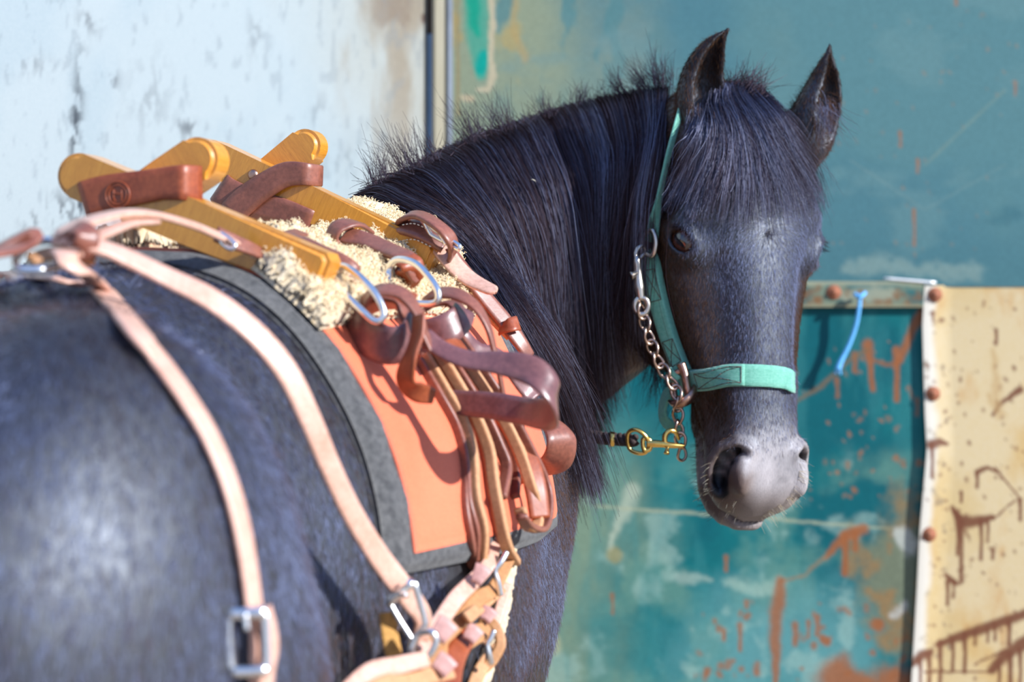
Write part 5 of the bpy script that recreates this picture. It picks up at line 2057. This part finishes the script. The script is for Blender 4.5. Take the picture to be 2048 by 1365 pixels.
st([(992, 1080), (975, 1130), (950, 1160), (910, 1200), (870, 1260), (840, 1310)], [.013, .016, .017, .018, .018, .017], LT, 2.24, 2.02)
st([(1018, 1120), (985, 1180), (955, 1200), (920, 1240), (890, 1270), (860, 1290)], [.012, .015, .018, .018, .018, .018], M['leather_ochre'], 2.25, 2.04)
st([(1000, 1180), (960, 1215), (930, 1240)], [.012, .014, .014], LC, 2.24, 2.10)
st([(1012, 1170), (1000, 1215), (985, 1260), (965, 1290)], [.014, .013, .013, .013], LT, 2.25, 2.20)
st([(975, 1260), (930, 1280), (890, 1310), (850, 1345), (800, 1390)], [.018, .024, .026, .026, .026], M['leather_ochre'], 2.17, 2.00)
st([(1000, 1290), (975, 1320), (955, 1350), (940, 1390)], [.013, .015, .015, .015], LC, 2.20, 2.14)
st([(960, 1240), (985, 1250), (1000, 1285), (985, 1320), (960, 1345)], [.010, .011, .012, .012, .012], M['leather_ochre'], 2.19, 2.17)
st([(935, 1270), (905, 1320), (890, 1390)], [.020, .026, .028], LR, 2.13, 2.04)
st([(690, 1385), (740, 1345), (800, 1332), (850, 1320)], [.016, .018, .018, .016], LT, 1.90, 1.98)
st([(720, 1400), (770, 1372), (830, 1360), (900, 1345)], [.018, .019, .018, .016], LC, 1.88, 2.02)
for (a, b, c_, d) in [((946, 1146), (970, 1160), .021, 2.135), ((868, 1250), (900, 1275), .023, 2.005), ((930, 1262), (955, 1280), .018, 2.11), ((962, 1226), (985, 1240), .016, 2.165), ((870, 1320), (900, 1345), .02, 2.00)]:
    st([a, ((a[0] + b[0]) / 2, (a[1] + b[1]) / 2 - 3), b], [c_] * 3, M['leather_keeper'], d, d, 'keeper', .005, 14)
def wire(pts, r=.0030, nm='wire_buckle'):
    return part(nm, tube(np.array([np.array(at(*q)) for q in pts]), r, 30, 8), M['steel'], rig)


wire([(1013, 1105, 2.205), (1002, 1125, 2.20), (990, 1143, 2.198), (996, 1165, 2.198), (1001, 1192, 2.20)])
wire([(988, 1262, 2.15), (980, 1280, 2.148), (974, 1290, 2.147), (978, 1310, 2.147), (982, 1328, 2.15)])
ring('ring', [(838, 1270, 1.985), (862, 1265, 1.98), (872, 1285, 1.98), (858, 1312, 1.98), (832, 1318, 1.985), (822, 1300, 1.985)], .0030, M['steel'], rig)
strap('sling', [(775, 1225, 2.03), (778, 1270, 2.03), (790, 1330, 2.03), (800, 1390, 2.03)], .016, .003, simple('ochre_web', (.46, .24, .06), .8, 0, .3, 200), rig)
# white cinch pad seen behind
V, F = tube(np.array([np.array(at(1020, 1095, 2.29)), np.array(at(1018, 1125, 2.285)), np.array(at(1005, 1200, 2.27)), np.array(at(985, 1290, 2.25)), np.array(at(950, 1390, 2.22))]), [.010, .013, .014, .014, .014], 60, 12, False, .6)
V += np.random.default_rng(4).normal(0, .0009, V.shape)
part('fleece_cinch', (V, F), M['wool'], rig)

# ------------------------------------------------------------------ breast strap from the front of the saddle
bs = thing('breast_strap', 'buckled brown breast strap running down the front edge of the orange pad', 'strap', tuple(at(930, 560, 2.45)))
strap('billet', [(800, 470, 2.47), (812, 440, 2.45, -.1, -.4, .9), (840, 436, 2.44, .1, -.4, .9), (875, 456, 2.42, .3, -.5, .8), (898, 480, 2.415, .6, -.6, .3), (902, 505, 2.43, .8, -.4, -.3), (888, 515, 2.45)], [.014, .017, .018, .017, .017, .016, .014], .005, LB, bs, n=50)
strap('chape', [(785, 462, 2.47), (820, 460, 2.45), (860, 474, 2.44), (890, 492, 2.44)], .024, .006, LB, bs, n=30)
strap('chape', [(870, 482, 2.452), (905, 530, 2.44), (940, 562, 2.43), (992, 588, 2.41)], [.026, .022, .020, .015], .004, LT, bs, n=40, round_end=True)
strap('strap', [(890, 495, 2.47), (930, 550, 2.46), (970, 600, 2.46), (1010, 648, 2.46), (1040, 690, 2.46), (1056, 715, 2.465)], [.016, .016, .017, .018, .018, .014], .005, LB, bs, n=60)
strap('strap', [(880, 500, 2.475), (915, 550, 2.47), (955, 605, 2.47), (1000, 655, 2.47), (1020, 675, 2.47)], .013, .006, LC, bs, n=50)
strap('keeper', [(1002, 660, 2.455, -.2, -.8, .5), (1020, 652, 2.447, .1, -.8, .5), (1034, 648, 2.455, .5, -.8, .2)], .016, .003, LR, bs, n=14)
buckle([(848, 442), (862, 470), (918, 500), (920, 492), (872, 462)], [2.435, 2.43, 2.41, 2.41, 2.425], .0022, M['steel'], bs, tongue=((872, 455, 2.415), (892, 490, 2.41)))
pts_ = np.array([path3([(805, 466, 2.445), (830, 464, 2.436), (862, 478, 2.428)], 16)[0][i] for i in range(16)])
vv = []
for i in range(0, 16, 2):
    for dz in (-.008, .008):
        vv.append(tube(np.array([pts_[i] + np.array([0, -.002, dz]), pts_[min(15, i + 1)] + np.array([0, -.002, dz])]), .0005, 3, 5))
part('stitching', join(vv), simple('white_thread', (.8, .74, .62), .8), bs)

# ------------------------------------------------------------------ breeching over the croup
br = thing('breeching', 'pale tan leather breeching straps meeting at a steel ring on the pony\'s croup', 'harness', tuple(at(90, 520, 1.86)))
hz, nz_ = hit3(70, 600, BVH)
RD = 1.86
ring('ring', [(28, 528, RD - .03), (45, 502, RD), (75, 484, RD + .02), (105, 482, RD + .02), (128, 500, RD + .01), (122, 530, RD - .02), (85, 540, RD - .04), (45, 540, RD - .04)], .0034, M['steel'], br)
strap('hip_strap', [(128, 508, 1.835), (150, 530, 1.825), (200, 598, 's', .004), (255, 665, 's', .003), (310, 735, 's', .003), (362, 808, 's', .003), (408, 885, 's', .003), (445, 975, 's', .003), (468, 1060, 's', .003), (482, 1140, 's', .003), (490, 1215, 's', .004), (494, 1250, 's', .006), (496, 1300, 's', .006), (498, 1400, 's', .005)],
      [.023, .024, .0235, .0235, .023, .023, .023, .022, .022, .021, .020, .020], .0045, LT, br, n=140, bv=BVH)
strap('hip_strap', [(488, 1225, 's', .012), (498, 1262, 's', .013), (502, 1300, 's', .013), (498, 1345, 's', .011), (496, 1400, 's', .010)], [.021, .017, .016, .018, .019], .0045, LT, br, n=40, bv=BVH)
strap('side_strap', [(120, 480, 1.86, 0, -.5, .85), (175, 492, 1.85, .05, -.5, .85), (240, 515, 1.86, .1, -.55, .8), (330, 558, 1.87, .15, -.6, .75), (420, 603, 1.875, .25, -.7, .65), (505, 668, 1.88, .35, -.75, .5), (570, 745, 1.89, .45, -.8, .3),
                     (615, 835, 1.90, .5, -.83, .2), (655, 930, 1.92, .5, -.85, .15), (700, 1025, 1.95, .45, -.87, .2), (755, 1115, 1.985, .4, -.88, .25), (812, 1190, 2.015, .4, -.88, .2), (842, 1235, 2.03, .6, -.78, 0), (838, 1280, 2.035, .5, -.85, -.1)],
      [.020, .021, .021, .022, .0215, .021, .020, .0195, .019, .0195, .020, .021, .020, .015], .0045, LT, br, n=150)
strap('back_strap', [(120, 490, 1.855, -.2, -.4, .9), (140, 468, 1.86, -.2, -.3, .95), (185, 448, 1.90, -.1, -.35, .95), (250, 433, 1.95, 0, -.4, .9), (310, 436, 2.0, .15, -.4, .9), (380, 455, 2.06, .25, -.45, .85), (430, 475, 2.10, .3, -.5, .8), (470, 490, 2.13, .3, -.5, .8)],
      [.024, .023, .017, .016, .016, .017, .016, .010], .005, LT, br, n=90)
strap('back_strap', [(150, 498, 1.845, 0, -.4, .9), (200, 476, 1.88, 0, -.4, .9), (260, 452, 1.94, .1, -.4, .9), (310, 448, 1.99, .1, -.4, .9)], [.015, .014, .012, .010], .004, LT, br, n=40)
strap('loop_end', [(130, 478, 1.86, .2, -.5, .9), (150, 462, 1.85, .0, -.6, .8), (172, 470, 1.842, .5, -.7, .4), (165, 494, 1.842, .4, -.8, -.2), (140, 494, 1.85, 0, -.9, -.2)], .020, .004, LB, br, n=30)
strap('tail_strap', [(-160, 520, 1.78, 0, -.5, .85), (-60, 515, 1.80, 0, -.5, .85), (20, 505, 1.83, 0, -.5, .85), (58, 490, 1.855, 0, -.4, .9), (68, 470, 1.86, .2, -.3, .9), (48, 474, 1.86, -.4, -.3, .8), (0, 500, 1.85, -.3, -.3, .9)], [.020, .020, .018, .017, .015, .014, .014], .004, LB, br, n=60)
strap('tail_strap', [(-160, 575, 's', .004), (-60, 562, 's', .004), (20, 562, 's', .004), (90, 572, 's', .004), (150, 585, 's', .004), (190, 580, 's', .004)], [.018, .018, .018, .017, .014, .010], .004, LT, br, n=60, bv=BVH)
strap('chafe_leather', [(60, 525, 1.85, 0, -.5, .85), (110, 512, 1.86, 0, -.5, .85), (190, 525, 1.862, .05, -.5, .85)], [.014, .020, .014], .004, LC, br, n=30)
HDB = 1.0


def surfD(px, py, lf):
    h, n = hit3(px, py, BVH)
    return h[1] - lf


d1 = surfD(494, 1290, .018)
b1 = buckle([(456, 1228), (530, 1226), (534, 1345), (462, 1350)], d1, .0030, M['steel'], br, tongue=((490, 1228, d1 - .003), (494, 1262, d1 - .004)))
part('roller', tube(np.array([np.array(at(452, 1228, d1)), np.array(at(492, 1228, d1)), np.array(at(533, 1226, d1))]), .0048, 6, 10), M['steel'], b1)
part('roller', tube(np.array([np.array(at(458, 1344, d1)), np.array(at(496, 1344, d1)), np.array(at(536, 1340, d1))]), .0046, 6, 10), M['steel'], b1)
b2 = buckle([(776, 1204), (828, 1164), (852, 1250), (826, 1285)], [2.0, 1.995, 2.0, 2.0], .0028, M['steel'], br, tongue=((800, 1188, 1.990), (813, 1192, 1.985)))
part('roller', tube(np.array([np.array(at(776, 1206, 1.998)), np.array(at(800, 1186, 1.996)), np.array(at(826, 1164, 1.994))]), .0042, 6, 10), M['steel'], b2)
ring('clip', [(440, 468, 2.11), (455, 476, 2.105), (470, 490, 2.10), (462, 498, 2.10), (446, 488, 2.105)], .0022, M['steel'], br)
strap('end_tab', [(430, 470, 2.12), (460, 484, 2.125), (500, 500, 2.14), (530, 515, 2.155)], [.016, .016, .014, .012], .004, LB, br, n=24)
# ------------------------------------------------------------------ teal nylon halter, chain, rope
def webbing():
    t = NT('teal_webbing')
    tc = t.new('ShaderNodeTexCoord')
    w = t.new('ShaderNodeTexWave', wave_type='BANDS', bands_direction='Z')
    w.inputs['Scale'].default_value = 170; w.inputs['Distortion'].default_value = 1.2; w.inputs['Detail'].default_value = 2
    t.ln(tc.outputs['Object'], w.inputs['Vector'])
    f = t.noise(300, 4, .6)
    c = t.ramp(w.outputs['Fac'], [(.15, (.055, .25, .165)), (.6, (.17, .48, .345))])
    c = t.mix(.5, c, t.ramp(f, [(.3, (.08, .34, .24)), (.7, (.24, .56, .43))]))
    t.set(Base_Color=c, Roughness=.75, Sheen_Weight=.3)
    t.bump(w.outputs['Fac'], .5, .0008)
    return t.m


M['webbing'] = webbing()
hal = thing('halter', 'worn mint green nylon halter with noseband on the pony\'s head', 'halter', tuple(at(1480, 760, 2.78)))


def hstrap(name, pts, w, mat=None, n=50, lift=.002, th=.003, re=False):
    return strap(name, pts, w, th, mat or M['webbing'], hal, n, lift, BVH, re)


nose_pts = [(1374, 762), (1386, 760), (1420, 757), (1460, 753), (1500, 752), (1540, 754), (1566, 758), (1578, 764)]
C, N = [], []
for q in nose_pts:
    h, nn = hit3(q[0], q[1], BVH)
    if h is None: continue
    C.append(h + nn * .0025); N.append(nn)
# round the far side
far = [hp_(.346 + .004, .061, -.045), hp_(.352, .056, -.080), hp_(.358, .030, -.118), hp_(.360, -.010, -.130)]
for p in far:
    c0 = hp_(.35, 0, -.06)
    d = Vector(p - c0)
    h, n2, i, dd = BVH.ray_cast(Vector(c0 + (p - c0) * 2.2), -d.normalized())
    if h is None: continue
    C.append(np.array(h) + np.array(d.normalized()) * .003); N.append(np.array(d.normalized()))
Z = catmull(np.hstack([np.array(C), np.array(N)]), 90)
nb = part('noseband', ribbon(Z[:, :3], Z[:, 3:], .0265, .0035), M['webbing'], hal)
# doubled end with box stitching
k = 26
part('noseband_end', ribbon(Z[:k, :3], Z[:k, 3:], .0258, .0035, .0035), M['webbing'], hal)
th_ = simple('brown_thread', (.10, .06, .05), .8)


def stitch(Zc, Zn, w, i0, i1, up=.0075, parent=None):
    B = nrm(np.cross(nrm(np.gradient(Zc, axis=0)), Zn))
    P = lambda i, a: Zc[i] + B[i] * a * w * .36 + Zn[i] * up
    vv = []
    def run(L):
        for a, b in zip(L[:-1], L[1:]):
            vv.append(tube(np.array([a, (a + b) / 2, b]), .00045, 4, 5))
    ii = np.linspace(i0, i1, 7).astype(int)
    run([P(i, 1) for i in ii]); run([P(i, -1) for i in ii])
    run([P(i0, 1), P(i0, 0), P(i0, -1)]); run([P(i1, 1), P(i1, 0), P(i1, -1)])
    run([P(i, 1 - 2 * j / 6) for j, i in enumerate(ii)]); run([P(i, -1 + 2 * j / 6) for j, i in enumerate(ii)])
    return part('stitching', join(vv), th_, parent)


stitch(Z[:, :3], Z[:, 3:], .0265, 10, 24, .0073, nb)

cheek = [(1290, 505), (1299, 530), (1308, 575), (1320, 625), (1334, 672), (1350, 715), (1362, 742)]
Cc, Nc = [], []
dl = []
for q in cheek:
    h, nn = hit3(q[0] + 18, q[1], BVH)
    Cc.append(h); Nc.append(nn)
Cc, Nc = np.array(Cc), np.array(Nc)
Cc = np.array([np.array(at(q[0], q[1], min(c[1], 2.93) - .012)) for q, c in zip(cheek, Cc)])
Nc = nrm(np.array([[-.55, -.8, .05]] * len(cheek)))
Zk = catmull(np.hstack([Cc, Nc]), 80)
ck = part('cheek_strap', ribbon(Zk[:, :3], Zk[:, 3:], [.019, .021, .021, .020, .019], .003), M['webbing'], hal)
part('cheek_strap_edge', ribbon(Zk[:, :3] + np.array([.0085, .001, 0]), nrm(np.tile([.75, -.65, .05], (80, 1))), .009, .004), M['webbing'], hal)
stitch(Zk[:, :3], Zk[:, 3:], .021, 12, 32, .0035, ck)
stitch(Zk[:, :3], Zk[:, 3:], .021, 58, 74, .0035, ck)
DH = Cc[0][1]
# crown piece rising behind the ear
strap('crown_strap', [(1302, 484, DH - .004, -.2, -.97, 0), (1305, 455, DH - .008, .3, -.9, 0), (1314, 405, DH - .014, .75, -.6, 0), (1324, 355, DH - .020, .85, -.5, .1), (1336, 305, DH - .024, .8, -.6, .1), (1348, 260, DH - .020, .8, -.6, .1), (1362, 210, DH + .0, .8, -.6, .1)], [.017, .016, .012, .011, .010, .010, .010], .0035, M['webbing'], hal, n=60)
strap('crown_strap', [(1298, 470, DH + .002, -.2, -.97, 0), (1300, 445, DH + .0, .0, -.97, 0), (1311, 420, DH - .004, .4, -.9, 0)], [.016, .015, .010], .0035, M['webbing'], hal, n=24)
strap('throat_strap', [(1278, 500, DH + .02, -.4, -.9, 0), (1272, 540, DH + .03, -.5, -.85, 0), (1270, 580, DH + .045, -.5, -.85, 0), (1280, 640, DH + .06, -.5, -.85, 0)], [.010, .016, .016, .014], .003, M['webbing'], hal, n=30)
def hring(nm, pts, r, mat=None, parent=None):
    return ring(nm, pts, r, mat or M['nickel'], parent or hal)


hring('ring', [(1306, 462, DH - .018), (1312, 484, DH - .022), (1306, 510, DH - .020), (1294, 508, DH - .012), (1283, 496, DH - .004), (1286, 478, DH - .004), (1296, 464, DH - .012)], .0030)
# square fitting at the nose
DS = hit3(1385, 770, BVH)[0][1] - .020
f1 = part('square_fitting', tube(np.array([np.array(at(*q)) for q in [(1362, 728, DS), (1370, 750, DS - .003), (1374, 775, DS - .004), (1378, 792, DS - .003)]]), [.0060, .0048, .0048, .0060], 20, 10), M['bronze'], hal)
part('square_fitting', tube(np.array([np.array(at(*q)) for q in [(1372, 738, DS), (1358, 744, DS + .002), (1348, 752, DS + .004), (1346, 775, DS + .005), (1350, 798, DS + .003)]]), .0040, 20, 8), M['bronze'], hal)
C, N = path3([(1340, 803, DS + .004, -.1, -.95, .3), (1352, 808, DS - .006, 0, -.95, .3), (1372, 802, DS - .012, .1, -.95, .3), (1386, 786, DS - .008, .3, -.9, .3), (1389, 772, DS - .002, .5, -.8, .3)], 30)
part('square_fitting', tube(C, [.0035, .0075, .0085, .0070, .0035], None, 10, False, .7), M['bronze'], hal)
strap('chin_strap', [(1352, 745, DS + .002, -.4, -.9, 0), (1345, 752, DS + .004, -.4, -.9, 0), (1338, 748, DS + .01, -.4, -.9, 0)], .018, .003, M['webbing'], hal, n=14)
strap('chin_strap', [(1352, 778, DS + .012, -.6, -.8, 0), (1336, 790, DS + .02, -.85, -.5, 0), (1328, 815, DS + .028, -.9, -.45, 0), (1330, 838, DS + .03, -.8, -.6, 0), (1345, 855, DS + .03, -.6, -.8, 0), (1362, 862, DS + .04, -.4, -.9, 0)], [.012, .016, .017, .016, .014, .012], .0035, M['webbing'], hal, n=40)

# lead chain of twisted links, clipped to the cheek ring
chn = thing('lead_chain', 'coppery steel lead chain of twisted links hanging beside the green cheek strap', 'chain', tuple(at(1300, 660, DH - .02)))


def link_mesh(L, W, r):
    P = []
    for a in np.linspace(0, 2 * math.pi, 26, endpoint=False):
        x = W / 2 * math.cos(a); y = L / 2 * math.sin(a)
        sq = (abs(math.cos(a)) ** 1.0)
        tw_ = (y / (L / 2)) * .55
        P.append((x * math.cos(tw_), x * math.sin(tw_), y))
    return tube(np.array(P), r, None, 8, True)


LKV, LKF = link_mesh(.0205, .0135, .0019)
lk0 = None
cpath = [(1284, 622), (1290, 648), (1297, 672), (1306, 698), (1316, 722), (1328, 742), (1340, 760), (1350, 778), (1356, 796), (1356, 822), (1356, 848), (1360, 872), (1362, 892), (1364, 912)]
CD = np.interp(np.arange(len(cpath)), [0, 5, 8, 9, 13], [DH - .020, DH - .024, DS - .014, DS - .004, DS + .012])
CP = catmull(np.array([np.array(at(x, y, d)) for (x, y), d in zip(cpath, CD)]), 400)
dl = np.r_[0, np.cumsum(np.linalg.norm(np.diff(CP, axis=0), axis=1))]
pitch = .0155
npos = int(dl[-1] / pitch)
lme = None
for i in range(npos + 1):
    s = i * pitch
    c0 = np.array([np.interp(s, dl, CP[:, k]) for k in range(3)])
    c1 = np.array([np.interp(min(s + .004, dl[-1] + .004), dl, CP[:, k]) for k in range(3)])
    cm = np.array([np.interp(s - .004, dl, CP[:, k]) for k in range(3)])
    z = nrm(c1 - cm)
    x = nrm(np.cross(z, np.array([0.1, -1, .1]))); y = np.cross(z, x)
    a = R(38) if i % 2 else R(-38)
    xx = x * math.cos(a) + y * math.sin(a); yy = np.cross(z, xx)
    if lme is None:
        lk0 = mesh_obj('link', LKV, LKF, M['copper_chain'], chn)
        lme = lk0.data
        o = lk0
    else:
        o = bpy.data.objects.new('link', lme); link(o, chn)
    o.matrix_basis = Matrix(((xx[0], yy[0], z[0], c0[0]), (xx[1], yy[1], z[1], c0[1]), (xx[2], yy[2], z[2], c0[2]), (0, 0, 0, 1)))
# bolt snap
DK = DH - .016
sv = [tube(np.array([np.array(at(*q)) for q in [(1277, 512, DK + .006), (1274, 520, DK), (1275, 540, DK), (1278, 575, DK - .002), (1281, 600, DK - .003)]]), [.0032, .0052, .0056, .0066, .0050], 30, 12)]
snap = part('snap', sv[0], M['nickel'], chn)
ring('snap_eye', [(1281, 596, DK - .004), (1292, 600, DK - .004), (1296, 614, DK - .004), (1290, 627, DK - .004), (1278, 628, DK - .004), (1270, 618, DK - .004), (1271, 604, DK - .004)], .0036, M['nickel'], chn)
ring('snap_hook', [(1274, 520, DK), (1271, 508, DK + .001), (1277, 496, DK + .003), (1287, 492, DK + .006), (1290, 502, DK + .008), (1284, 512, DK + .004)], .0026, M['nickel'], chn)
part('thumb_bolt', tube(np.array([np.array(at(*q)) for q in [(1275, 546, DK - .002), (1269, 549, DK - .006), (1262, 552, DK - .008)]]), [.0030, .0030, .0052], 10, 10), M['nickel'], chn)

# lead rope with a brass snap
rope = thing('lead_rope', 'dark braided lead rope with a brass bolt snap clipped under the jaw', 'rope', tuple(at(1270, 882, 2.87)))
RDp = 2.88
rp = np.array([np.array(at(*q)) for q in [(1272, 882, RDp), (1245, 880, RDp + .01), (1200, 876, RDp + .03), (1170, 868, RDp + .05), (1130, 858, RDp + .12), (1080, 868, RDp + .26), (1010, 960, RDp + .40), (970, 1300, RDp + .46), (960, 1900, RDp + .48), (950, 2310, RDp + .48)]])
base = catmull(rp, 620)
mt = simple('rope_dark', (.045, .026, .022), .8, 0, .5, 240, .4)
T_ = nrm(np.gradient(base, axis=0)); n1 = nrm(np.cross(T_, [0, 0.2, 1.])); n2 = np.cross(T_, n1)
for q in range(3):
    a = np.linspace(0, 420, 620) + q * 2.094
    part('strand', tube(base + .0042 * (np.cos(a)[:, None] * n1 + np.sin(a)[:, None] * n2), .0042, None, 7), mt, rope)
for x in (1182, 1224):
    d = RDp + (.04 if x < 1200 else .017)
    cy = 874 if x < 1200 else 879
    part('whipping', tube(np.array([np.array(at(x - 5, cy - .5, d)), np.array(at(x + 5, cy + .5, d))]), .0092, 4, 14), M['brass'], rope)
ring('swivel_ring', [(1256, 868, RDp - .004), (1272, 860, RDp - .008), (1290, 872, RDp - .008), (1298, 890, RDp - .006), (1290, 906, RDp - .004), (1272, 906, RDp - .002), (1258, 896, RDp)], .0026, M['brass'], rope)
part('snap_body', tube(np.array([np.array(at(*q)) for q in [(1293, 888, RDp - .006), (1308, 888, RDp - .007), (1325, 889, RDp - .008), (1340, 891, RDp - .008), (1368, 893, RDp - .004)]]), [.0042, .0046, .0040, .0034, .0024], 30, 12), M['brass'], rope)
ring('swivel_eye', [(1286, 880, RDp - .006), (1296, 878, RDp - .006), (1302, 888, RDp - .006), (1298, 900, RDp - .006), (1288, 900, RDp - .006)], .0028, M['brass'], rope)
part('snap_hook', tube(np.array([np.array(at(*q)) for q in [(1330, 890, RDp - .008), (1330, 872, RDp - .008), (1340, 862, RDp - .007), (1352, 866, RDp - .004), (1358, 880, RDp)]]), [.0032, .0034, .0030, .0024, .0018], 30, 10), M['brass'], rope)
part('thumb_bolt', tube(np.array([np.array(at(*q)) for q in [(1336, 892, RDp - .008), (1334, 902, RDp - .012), (1333, 908, RDp - .014)]]), [.0022, .0022, .0036], 10, 10), M['brass'], rope)
